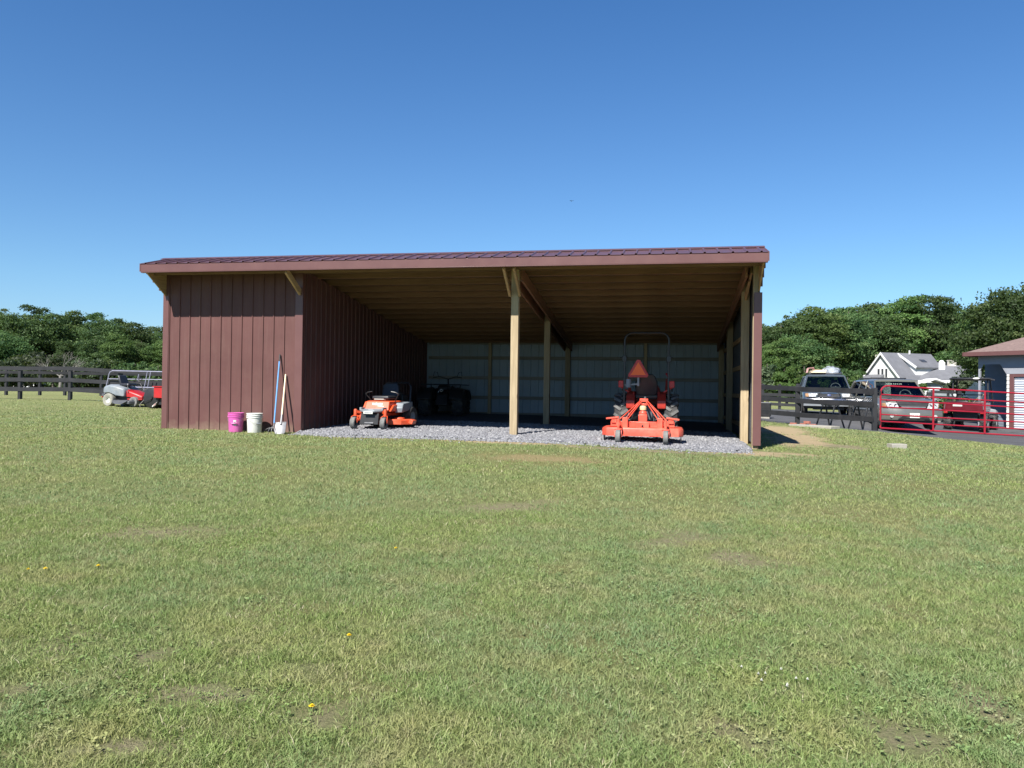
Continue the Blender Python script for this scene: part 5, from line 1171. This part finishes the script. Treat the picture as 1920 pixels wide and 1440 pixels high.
# shed dormer on the long slope
m=MB(); m.prism([(3.0,3.1,7.0),(3.0,.35,5.25),(3.0,.35,4.1)],(4.9,0,0)); m.build('dormer_wall',M['housewhite'],H_,sm=0)
m=MB(); m.hexa([(2.8,3.4,7.2),(2.8,.05,5.1),(8.2,.05,5.1),(8.2,3.4,7.2),(2.8,3.4,7.38),(2.8,.05,5.28),(8.2,.05,5.28),(8.2,3.4,7.38)]); m.build('dormer_roof',M['houseroof'],H_,sm=0)
m=MB(); m.beam((2.74,3.4,7.24),(2.74,.0,5.14),.1,.3); m.build('dormer_trim',M['housewhite'],H_)
m=MB(); m.box((5.6,1.5,6.24),(1.0,.7,.05),rotm(.56)); m.build('skylight',M['window'],H_)
m=MB(); m.box((4.6,3.0,7.5),(.16,.16,.6)); m.build('vent_pipe',M['housewhite'],H_)
m=MB(); m.box((2.2,6.2,5.9),(.9,.9,2.6)); m.build('side_chimney',M['stone'],H_)
# low wing to the right, nearly square to the lens
def wrt(lst): return lst
W_=empty('garage_wing',(3.0,-.5,0),-.70); W_.parent=H_
m=MB(); m.b2((-1.5,.5,-.2),(7.8,6,3.1)); m.build('wing_wall',M['siding_b'],W_)
m=MB(); m.hexa([(-2.5,.0,3.15),(8.4,.0,3.15),(8.1,4.0,5.45),(-1.6,4.0,5.45),(-2.5,.0,3.33),(8.4,.0,3.33),(8.1,4.0,5.63),(-1.6,4.0,5.63)]); m.build('wing_roof',M['houseroof'],W_,sm=0)
m=MB(); m.b2((-2.5,-.08,3.05),(3.7,-.0,3.35)); m.build('gutter',M['housewhite'],W_)
for k in range(3):
    m=MB(); m.box((-.6+.85*k,.47,2.2),(.55,.06,.8)); m.build('window',M['window'],W_)
m=MB(); m.prism([(4.4,-1.6,-.2),(9.6,-1.6,-.2),(9.6,-1.6,3.3),(7.0,-1.6,4.95),(4.4,-1.6,3.2)],(0,5,0)); m.build('garage_gable',M['housewhite'],W_,sm=0)
for (xa,za,xb,zb) in ((3.3,2.45,7.0,5.3),(7.0,5.3,10.2,3.0)):
    m=MB(); m.hexa([(xa,-2.0,za-.2),(xb,-2.0,zb-.2),(xb,-1.85,zb-.2),(xa,-1.85,za-.2),(xa,-2.0,za),(xb,-2.0,zb),(xb,-1.85,zb),(xa,-1.85,za)]); m.build('gable_trim',M['housewhite'],W_,sm=0)
    m=MB(); m.hexa([(xa,-1.84,za-.14),(xb,-1.84,zb-.14),(xb,3.6,zb-.14),(xa,3.6,za-.14),(xa,-1.84,za+.03),(xb,-1.84,zb+.03),(xb,3.6,zb+.03),(xa,3.6,za+.03)]); m.build('gable_roof',M['houseroof'],W_,sm=0)
m=MB(); m.box((3.1,3.2,5.45),(.8,.7,1.1)); m.lathe([(.38,0),(.28,.25),(.001,.35)],o=(3.1,3.2,6.0),n=8); m.build('white_chimney',M['housewhite'],W_,sm=0)
m=MB(); m.box((4.5,4.2,5.6),(1.15,.8,1.4)); m.box((4.5,4.2,6.32),(1.3,.95,.1)); m.build('stone_chimney',M['stone'],W_,sm=0)
m=MB(); m.hexa([(-2.6,3.0,2.6),(0,3.0,2.6),(0,7,2.6),(-2.6,7,2.6),(-2.6,3.0,2.8),(0,3.0,4.2),(0,7,4.2),(-2.6,7,2.8)]); m.build('porch_roof',M['houseroof'],H_,sm=0)
m=MB(); m.b2((-2.3,3.4,-.2),(-.02,6.8,2.6)); m.build('porch_wall',M['siding_b'],H_)
# white car-like shed / tank by the house seen under the wing
px_,py_=plan(1745,90); r=empty('white_shed',(px_,py_,gz(px_,py_)-.2),0,'low white outbuilding seen between the tan SUV and the utility vehicle','outbuilding')
m=MB(); m.box((0,0,1.0),(5.2,3,2.2)); m.build('wall',M['housewhite'],r)
m=MB(); m.prism([(-2.8,-1.8,2.05),(0,-1.8,3.1),(2.8,-1.8,2.05),(2.8,-1.8,1.95),(0,-1.8,2.95),(-2.8,-1.8,1.95)],(0,3.6,0)); m.build('roof',M['housewhite'],r,sm=0)
m=MB(); m.box((.6,-1.52,.95),(2.6,.05,1.7)); m.build('door',M['ltgrey'],r)
# pale plastic pots by the short fence
for k,(px,lab) in enumerate([(1757,'pale round planter left of its twin between SUV and utility vehicle'),(1767,'pale round planter right of its twin between SUV and utility vehicle')]):
    x,y=plan(px,33+k*.3); r=empty('planter',(x,y,gz(x,y)),0,lab,'planter','planters at the driveway edge')
    m=MB(); m.lathe([(.001,0),(.16,0),(.22,.42),(.245,.43),(.245,.47),(.20,.47),(.19,.40),(.001,.40)],n=24); m.build('pot',M['concrete'],r,sm=30)
    q=fast_mesh('foliage',*(lambda n:((lambda c,a,b:np.concatenate([c-a-b,c+a-b,c+a+b,c-a+b],1).reshape(-1,3))(RNG.normal(0,1,(n,3))*[.16,.16,.16]+[0,0,.62],RNG.normal(0,.035,(n,3)),RNG.normal(0,.035,(n,3))),np.full(n,4),np.arange(4*n)))(260),[M['leaf']],{'tint':np.repeat(RNG.random(260),4)}); fo=bpy.data.objects.new('foliage',q); COL.objects.link(fo); fo.parent=r
# ================================================================ left side: fences, lawn tractor, sweeper, trailer
zl=lambda px,D:plan(px,D)
board_fence([zl(-60,32.2),zl(38,31.9),zl(132,31.5),zl(226,31.1),zl(318,30.8)],'black three board paddock fence nearest the lawn at the left edge',h=1.32,rails=(.40,.79,1.24),bh=.15)
board_fence([zl(-70,41),zl(12,41.5),zl(75,42),zl(122,42.4),zl(190,43),zl(262,43.6),zl(330,44)],'black board fence farther back behind the left paddock fence',h=1.36,rails=(.36,.78,1.2),bh=.15)
# lawn tractor: local +x is its front
lx,ly=zl(240,29.0); LT=empty('lawn_tractor',(lx,ly,gz(lx,ly)),-.12,'old grey and red riding lawn tractor parked behind the shed','lawn tractor')
for s in (-1,1):
    w=wheel(LT,(-.47,s*.36,.235),.235,.22,.45,tread='none',tmat='tyrepale',rmat='white',name='rear_wheel',rz=PI/2,n=28)
    w=wheel(LT,(.62,s*.34,.18),.18,.15,.45,tread='none',tmat='tyregrey',rmat='white',name='front_wheel',rz=PI/2,n=24)
m=MB(); rr=[]
for x,z0,z1,w_ in ((-.78,.50,.66,.34),(-.70,.48,.74,.40),(-.45,.50,.80,.42),(-.15,.40,.76,.42),(.15,.36,.68,.40),(.20,.38,.62,.36)): rr.append([(x,-w_,z0),(x,w_,z0),(x,w_,z1-.06),(x,w_*.8,z1),(x,-w_*.8,z1),(x,-w_,z1-.06)])
m.loft(rr); m.build('rear_body',M['ltgrey'],LT,bevel=.02,sm=45)
m=MB(); m.box((-.05,0,.30),(1.1,.5,.16)); m.build('frame',M['black'],LT,bevel=.02)
m=MB(); rr=[]
for x,z0,z1,w_ in ((.22,.34,.62,.30),(.35,.34,.58,.30),(.60,.30,.50,.28),(.86,.30,.40,.22)): rr.append([(x,-w_,z0),(x,w_,z0),(x,w_,z1-.05),(x,w_*.8,z1),(x,-w_*.8,z1),(x,-w_,z1-.05)])
m.loft(rr); m.build('front_hood',M['red'],LT,bevel=.02,sm=45)
m=MB(); m.box((.62,0,.27),(.66,.66,.05)); m.build('footrest',M['red'],LT,bevel=.01)
m=MB(); m.box((.02,0,.80),(.46,.44,.10),top=.9); m.hexa([(-.20,-.21,.80),(-.10,-.21,.80),(-.10,.21,.80),(-.20,.21,.80),(-.33,-.18,1.14),(-.24,-.18,1.14),(-.24,.18,1.14),(-.33,.18,1.14)]); m.build('seat',M['seat'],LT,bevel=.04,seg=3)
m=MB(); m.lathe([(.155+.013*math.cos(a),.013*math.sin(a)) for a in [2*PI*k/8 for k in range(9)]],axis='Z',n=20); m.tube([(0,0,0),(.05,0,-.40)],.018,6); m.tube([(-.15,0,0),(.15,0,0)],.01,6); m.build('steering_wheel',M['black'],LT,loc=(.46,0,.98),rot=(0,-.5,0))
m=MB(); poly=[(-.22,-.50),(.15,-.62),(.62,-.58),(.74,-.35),(.74,.4),(-.22,.4)]; m.loft([[(x,y,.10) for x,y in poly],[(x,y,.19) for x,y in poly],[(x*.96+.01,y*.9,.225) for x,y in poly]]); m.prism([(-.28,-.50,.20),(.1,-.72,.10),(.42,-.78,.08),(.55,-.62,.20)],(0,.12,.04)); m.build('mower_deck',M['dkgrey'],LT,bevel=.01)
m=MB(); m.tube([(.30,-.32,.50),(.34,-.36,.78)],.012,6); m.ball((.34,-.36,.80),.025,8); m.build('lever',M['steel'],LT)
# lawn sweeper: round side housing and red hopper
sx_,sy_=zl(298,28.0); SW=empty('lawn_sweeper',(sx_,sy_,gz(sx_,sy_)),-.2,'black round drum lawn sweeper with red hopper beside the shed wall','lawn sweeper')
m=MB(); m.lathe([(.001,-.36),(.30,-.36),(.36,-.33),(.37,.34),(.30,.37),(.001,.37)],axis='Y',o=(0,0,.37),n=36); m.build('drum_housing',M['black'],SW,sm=35,bevel=.01)
m=MB(); m.lathe([(.001,-.40),(.06,-.40),(.07,-.37),(.07,-.35)],axis='Y',o=(.05,0,.37),n=16); m.tube([(.08,-.41,.32),(-.30,-.43,.22)],.014,6); m.build('crank',M['blackmetal'],SW)
m=MB(); m.prism([(.10,-.375,.05),(.25,-.375,.12),(.33,-.375,.24),(.25,-.375,.18),(.12,-.375,.10)],(0,-.012,0)); m.build('side_decal',M['white'],SW,sm=0)
m=MB(); m.prism([(.17,-.388,.09),(.26,-.388,.15),(.30,-.388,.21),(.24,-.388,.155),(.18,-.388,.115)],(0,-.006,0)); m.build('decal_stripe',M['red'],SW,sm=0)
m=MB(); m.hexa([(.24,-.45,.38),(1.5,-.45,.34),(1.5,.45,.34),(.24,.45,.38),(.24,-.45,.76),(1.5,-.45,.74),(1.5,.45,.74),(.24,.45,.76)]); m.build('hopper',M['red'],SW,bevel=.015)
m=MB(); m.box((.86,0,.77),(1.32,.96,.03)); m.build('hopper_rim',M['red'],SW,bevel=.008)
m=MB(); m.box((.8,0,.24),(1.0,.6,.2)); m.build('undercarriage',M['black'],SW)
m=MB(); m.tube([(-.36,-.3,.30),(-.46,-.4,.12),(-.40,-.42,.05)],.016,6); m.build('hitch_arm',M['blackmetal'],SW)
# tube-sided utility trailer behind
tx_,ty_=zl(205,31.0); TR=empty('utility_trailer',(tx_,ty_,gz(tx_,ty_)),math.atan2(ty_-ty_,1)-.06,'pale grey tube railed utility trailer standing behind the lawn tractor','trailer')
def trail_side(y,x0,x1,slant):
    m=MB(); z0=.30; 
    top=[(x0,y,z0),(x0+slant*.8,y,1.12),(x0+slant*.8+.05,y,1.20),(x0+slant*.8+.15,y,1.25),(x1,y,1.22)]
    m.tube(top,.022,8); m.build('side_rail',M['galv'],TR)
    for h in (.62,.93):
        m=MB(); xx=x0+slant*.8*(h-z0)/.82; m.tube([(xx,y,h),(x1,y,h-.01)],.017,8); m.build('side_rail',M['galv'],TR)
    for xx in (1.55,1.62+.08,):
        m=MB(); m.tube([(xx,y,z0),(xx+slant*.75,y,1.21)],.018,8); m.build('upright',M['galv'],TR)
trail_side(0,-.22,3.2,.26); trail_side(1.35,.02,3.2,.26)
m=MB(); m.b2((-.22,0,.24),(3.2,1.4,.32)); m.build('bed',M['dkgrey'],TR)
m=MB(); m.box((-.25,.7,.30),(.12,1.5,.10)); m.build('tail_beam',M['dkgrey'],TR,bevel=.01)
m=MB(); m.box((-.32,.1,.26),(.05,.22,.12)); m.build('tail_lamp',M['smvred'],TR,bevel=.01)
for y in (-.08,1.5): wheel(TR,(1.9,y,.30),.30,.18,.5,tread='none',name='wheel',rz=PI/2,n=24)
# bird
bxx,byy=4.54,30.3
r=empty('bird',(bxx,byy,11.64),.4,'tiny dark bird flying high above the shed roof','bird'); r.scale=(.4,.4,.4)
m=MB(); m.loft([[(math.cos(a)*q,yv,math.sin(a)*q*.9) for a in [2*PI*k/8 for k in range(8)]] for yv,q in ((-.17,.008),(-.12,.03),(0,.045),(.12,.035),(.20,.012),(.28,.02))]); b=m.build('body',M['black'],r)
for s in (-1,1):
    m=MB(); m.prism([(0,-.06,.01),(s*.16,-.09,.06),(s*.34,.0,.03),(s*.16,.04,.055),(0,.07,.01)],(0,0,.008)); m.build('wing',M['black'],r)
# ================================================================ trees
def crown_mesh(name, seed, H, Rw, z0, nl, leaf, mat, nblob=46, shape='round', gaps=.0):
    r=np.random.default_rng(seed)
    # blob centres inside an irregular crown envelope
    u=r.normal(0,1,(nblob*3,3)); u/=np.linalg.norm(u,axis=1)[:,None]; rad=r.random(nblob*3)**.45
    hz=(H-z0)/2; c=u*rad[:,None]*np.array([Rw*.78,Rw*.78,hz*.84]); c[:,2]+=z0+hz
    if shape=='cone':
        t=(c[:,2]-z0)/(H-z0); k=(1.08-t); c[:,0]*=k; c[:,1]*=k
    if shape=='pine':
        t=(c[:,2]-z0)/(H-z0); c[:,0]*=(.5+.7*r.random(len(c))); 
    c=c[:nblob]; br=r.uniform(.11,.31,nblob)*Rw*(1.15-.45*np.abs((c[:,2]-z0-hz)/hz))
    n=nl; b=r.integers(0,nblob,n); p=r.random(n); wsel=br**2/np.sum(br**2); b=r.choice(nblob,n,p=wsel)
    d=r.normal(0,1,(n,3)); d/=np.linalg.norm(d,axis=1)[:,None]; d[:,2]=np.where(d[:,2]<-.35,-d[:,2]*.6,d[:,2])
    ctr=c[b]+d*(br[b]*r.uniform(.62,1.12,n)**.8)[:,None]*np.array([1.15,1.15,.60]); ctr+=r.normal(0,leaf*.35,(n,3))
    if leaf>.15:   # loose outer sprays so that the crown does not read as balls
        q=r.random(n)<.30; uu=r.normal(0,1,(n,3)); uu/=np.linalg.norm(uu,axis=1)[:,None]; e=c[b]+uu*(br[b]*r.uniform(.6,1.75,n))[:,None]*np.array([1.2,1.2,.45]); ctr[q]=e[q]
    nn=d+r.normal(0,.55,(n,3)); nn/=np.linalg.norm(nn,axis=1)[:,None]
    a=np.cross(nn,r.normal(0,1,(n,3))); a/=np.linalg.norm(a,axis=1)[:,None]; bb=np.cross(nn,a)
    s=leaf*r.uniform(.55,1.35,n); a*=s[:,None]; bb*=(s*r.uniform(.45,.9,n))[:,None]
    V=np.stack([ctr-a*.9,ctr-bb*.7+a*.1,ctr+a,ctr+bb*.8-a*.15],1).reshape(-1,3)
    tint=np.clip(.5+r.normal(0,.17,nblob)[b]+r.normal(0,.14,n),0,1)
    return fast_mesh(name,V,np.full(n,4),np.arange(4*n),[M[mat]],{'tint':np.repeat(tint,4)}), c
def trunk_mesh(name, seed, H, z0, Rw, c, mat, r0=.28, nb=16):
    r=random.Random(seed); m=MB(); pts=[];rs=[]; N_=7; x=y=0
    for i in range(N_):
        t=i/(N_-1); pts.append((x,y,-.3+t*(H*.86+.3))); rs.append(r0*(1.25 if i==0 else 1)*(1-.88*t)+.02); x+=r.uniform(-.25,.25)*H/16; y+=r.uniform(-.25,.25)*H/16
    m.tube(pts,rs,8)
    idx=list(range(len(c))); r.shuffle(idx)
    for k in idx[:nb]:
        e=Vector(c[k]); zb=max(z0*.6,e.z*r.uniform(.5,.75)); t=min(.98,(zb+.3)/(H*.86+.3)); j=int(t*(N_-1)); f=t*(N_-1)-j
        s=Vector(pts[j]).lerp(Vector(pts[min(j+1,N_-1)]),f); mid=s.lerp(e,.5)+Vector((r.uniform(-.3,.3),r.uniform(-.3,.3),-.15*(e-s).length))
        q=r0*(1-.85*t)*.5+.02; m.tube([s,mid,e],[q,q*.6,q*.22],6)
    o=m.build(name,M[mat],None,sm=60); me=o.data; bpy.data.objects.remove(o); return me
TV=[]
for i,(seed,H,Rw,z0,nl,nb,shape) in enumerate([(1,14,4.6,2.2,26000,90,'round'),(2,16,4.4,2.6,27000,96,'round'),(3,13,5.0,1.6,26000,92,'round'),(4,17,4.0,3.4,22000,70,'round'),(5,15,3.6,3.0,12000,40,'pine'),(6,14,4.2,1.8,26000,86,'round')]):
    me,c=crown_mesh('crown',seed,H,Rw,z0,nl,.165,'leaf' if i<5 else 'leafmid',nb,shape); TV.append((me,trunk_mesh('trunk',seed,H,z0,Rw,c,'bark',.26),H))
def put_tree(v, x, y, h, label, group, name='deciduous_tree', zoff=0, wide=1.0, rz=None):
    me,tm,H=v; h*=1.11; s=h/H; z=gz(x,y)-.1+zoff
    r=empty(name,(x,y,z),rz if rz is not None else random.uniform(0,6.28),label,'tree',group); r.scale=(s*wide,s*wide,s)
    a=bpy.data.objects.new('crown',me); COL.objects.link(a); a.parent=r
    b=bpy.data.objects.new('trunk',tm); COL.objects.link(b); b.parent=r
    return r
PXH=lambda top,px,D,base=0:(731+.0139*(px-960)-top)/FPX*D+.857-base
# left tree line: column, top row in the photo, distance
Lt=[(-70,575,118,0),(-10,572,112,1),(28,590,104,2),(62,574,116,3),(98,590,108,0),(130,586,116,5),(166,586,120,4),(196,596,110,2),(224,598,121,4),(250,606,112,0),(280,612,118,2),(306,618,114,1),(340,612,120,3),(385,622,122,0),(425,616,120,1),
    (8,622,92,2),(176,630,96,0),(222,628,90,5),(262,634,94,1),(298,640,92,5),(120,640,95,3),(345,642,95,2)]
ORD='first second third fourth fifth sixth seventh eighth ninth tenth eleventh twelfth thirteenth fourteenth fifteenth'.split()
def ordn(lst,i,keyf): return ORD[sorted(lst,key=lambda j:keyf(j)).index(i)]
kinds=['broad','tall','low spreading','narrow','sparse feathery','pale green']
for i,(px,top,D,v) in enumerate(Lt):
    x,y=plan(px,D); row='back' if i<15 else 'front'
    lb='%s leafy tree, %s from left, %s row of left tree line'%(kinds[v],ordn(range(15) if i<15 else range(15,len(Lt)),i,lambda j:Lt[j][0]),row)
    put_tree(TV[v],x,y,PXH(top,px,D),lb,'trees of the left tree line','deciduous_tree' if v!=4 else 'pine_tree',wide=random.uniform(.95,1.2))
Rt=[(1436,608,122,2),(1462,602,116,0),(1492,588,120,1),(1528,577,118,5),(1560,578,124,0),(1588,575,120,1),(1622,580,134,2),(1648,572,138,0),(1680,562,136,5),(1712,558,140,3),(1742,560,136,0),(1768,566,140,1),(1792,590,150,2),(1822,588,142,0),
    (1850,572,100,1),(1872,556,92,5),(1898,545,88,2),(1925,536,86,1),(1960,530,90,3),(1995,540,92,0),(1505,628,108,2),(1552,622,125,0),(1606,612,136,5),(1460,636,100,5),(1836,612,130,2),(1866,630,90,2),(1380,600,120,1),(1330,590,125,0)]
for i,(px,top,D,v) in enumerate(Rt):
    x,y=plan(px,D); row=('back' if i<14 else 'garage side' if i<20 else 'front')
    grp=range(14) if i<14 else range(14,20) if i<20 else range(20,len(Rt))
    lb='%s leafy tree, %s from left, %s row of right tree line'%(kinds[v],ordn(grp,i,lambda j:Rt[j][0]),row)
    put_tree(TV[v],x,y,PXH(top,px,D,gz(x,y)),lb,'trees of the right tree line','deciduous_tree' if v!=4 else 'pine_tree',wide=random.uniform(1.0,1.2))
# shrubs and small trees
def shrub(px,top,D,Rw,label,mat='leaflight',shape='round',nl=3500,leaf=.13,name='shrub',cat='shrub',group=None,seed=20,nb=26,zf=.1):
    x,y=plan(px,D); z=gz(x,y); h=PXH(top,px,D,z); me,c=crown_mesh('crown',seed,h,Rw,h*zf,nl,leaf,mat,nb,shape); tm=trunk_mesh('trunk',seed,h,h*zf,Rw,c,'bark',.06+.01*h,8)
    r=empty(name,(x,y,z-.05),0,label,cat,group)
    for n_,q in (('crown',me),('trunk',tm)):
        o=bpy.data.objects.new(n_,q); COL.objects.link(o); o.parent=r
shrub(1440,668,62,2.0,'grey green conifer close to the right corner of the shed','leafdull','cone',5000,.14,'conifer','tree',seed=21,nb=34,zf=.02)
shrub(1474,664,58,1.75,'bright green dense conifer behind the fence right of the shed','leaflight','cone',7000,.12,'conifer','tree',seed=22,nb=44,zf=.02)
shrub(1506,672,60,1.7,'bright green leafy bush tree behind the grey SUV','leaflight','round',5000,.13,'small_tree','tree',seed=23,nb=34,zf=.03)
shrub(1425,700,64,1.6,'pale green low shrub at the shed corner','leafdull','round',3000,.12,seed=24)
shrub(1590,696,56,1.75,'rounded light green shrub between the two SUVs','leaflight','round',5200,.10,seed=25,nb=40,zf=.02)
shrub(1600,684,90,1.5,'dark green bushy tree beside the white house gable','leaf','round',4500,.2,'small_tree','tree',seed=33,nb=34,zf=.02)
shrub(1549,672,84,3.0,'dark green bushy tree above the roof of the grey SUV','leaf','round',5000,.2,'small_tree','tree',seed=34,nb=34,zf=.02)
shrub(1720,705,60,.85,'yellow green bush in front of the house wing','leaflight','round',3200,.08,seed=26,zf=.02)
shrub(1796,697,52,.95,'olive green small tree above the utility vehicle canopy','leafdull','round',3600,.10,'small_tree','tree',seed=27,zf=.35)
shrub(1790,742,50,1.1,'low green bush seen through the utility vehicle','leaflight','round',2200,.08,seed=28,zf=.02)
shrub(1822,744,50,1.0,'second low green bush seen through the utility vehicle frame','leaf','round',2200,.08,seed=29,zf=.02)
for i,(px,top,D,Rw,lb) in enumerate([(10,668,70,2.6,'dull green bush under the trees at the left edge'),(60,650,80,3.0,'brownish green bushy tree left of the dead tree'),(150,665,84,3.2,'olive bush behind the left fence, left of the dead branches'),(205,668,86,3.0,'dark green bush behind the lawn tractor'),(255,672,84,3.0,'dark green bush above the trailer rails'),(300,676,80,2.8,'dark green bush at the left corner of the shed')]):
    shrub(px,top,D,Rw,lb,'leafdull' if i<3 else 'leaf','round',3600,.17,'small_tree','tree',seed=40+i,zf=.02)
# hedge under the right line
for i,(px,D,t) in enumerate([(1432,92,700),(1475,90,698),(1520,92,700),(1562,94,698),(1584,98,704)]):
    shrub(px,t,D,3.2,['dark green undergrowth bush nearest the shed corner','dark green undergrowth bush behind the bright conifer','dark green undergrowth bush behind the grey SUV','dark green undergrowth bush right of the grey SUV','dark green undergrowth bush left of the white house'][i],'leaf','round',3000,.22,'undergrowth_bush','bush',seed=60+i,zf=.0)
for i,px in enumerate([-20,12,70,105,140,180,220,262,300]):
    shrub(px,690,88+(i%3)*3,3.1,'low dark undergrowth bush, %s from the left under the left tree line'%ORD[i],'leaf' if i%2 else 'leafdull','round',2600,.2,'undergrowth_bush','bush','undergrowth under the left tree line',seed=80+i,zf=.0)
shrub(100,652,77,2.3,'sparse olive leafy tree mixed with bare branches at left','leafdull','round',3800,.13,'small_tree','tree',seed=71,nb=30,zf=.1)
# dead pale tree
x,y=plan(112,74); r=empty('dead_tree',(x,y,gz(x,y)-.1),0,'bare pale branched dead tree in front of the left tree line','tree')
rr_=random.Random(8); m=MB()
def grow(p,d,l,q,k):
    e=p+d*l; m.tube([p,p.lerp(e,.5)+Vector((rr_.uniform(-.08,.08),rr_.uniform(-.08,.08),rr_.uniform(-.05,.1)))*l,e],[q,q*.85,q*.6],5)
    if k==0: return
    for _ in range(3 if k>1 else 3):
        grow(e if _ else p.lerp(e,.7),(d+Vector((rr_.uniform(-1,1),rr_.uniform(-.7,.7),rr_.uniform(-.35,.75)))*.9).normalized(),l*rr_.uniform(.6,.85),q*.6,k-1)
tr=MB(); tr.tube([(0,0,0),(.1,0,1.0),(-.05,.1,1.6)],[.16,.13,.11],8); tr.build('trunk',M['barkpale'],r)
for d in ((-.9,0,.5),(.8,.1,.55),(.1,.3,1),(.95,-.2,.25)): grow(Vector((0,.05,1.5)),Vector(d).normalized(),1.05,.045,3)
m.build('branches',M['barkpale'],r,sm=60)
# white building behind the left trees
x,y=plan(52,100); r=empty('white_outbuilding',(x,y,-.1),.1,'white outbuilding glimpsed through the left trees above the fence','building'); r.scale=(.62,.8,1)
m=MB(); m.box((0,0,1.6),(9.5,5,3.2)); m.build('wall',M['housewhite'],r)
m=MB(); m.prism([(-5.1,-2.9,3.1),(0,-2.9,4.6),(5.1,-2.9,3.1),(5.1,-2.9,2.95),(-5.1,-2.9,2.95)],(0,5.8,0)); m.build('roof',M['houseroof'],r,sm=0)
for k in range(3):
    m=MB(); m.box((-3+3*k,-2.52,1.7),(.9,.06,1.1)); m.build('window',M['window'],r)
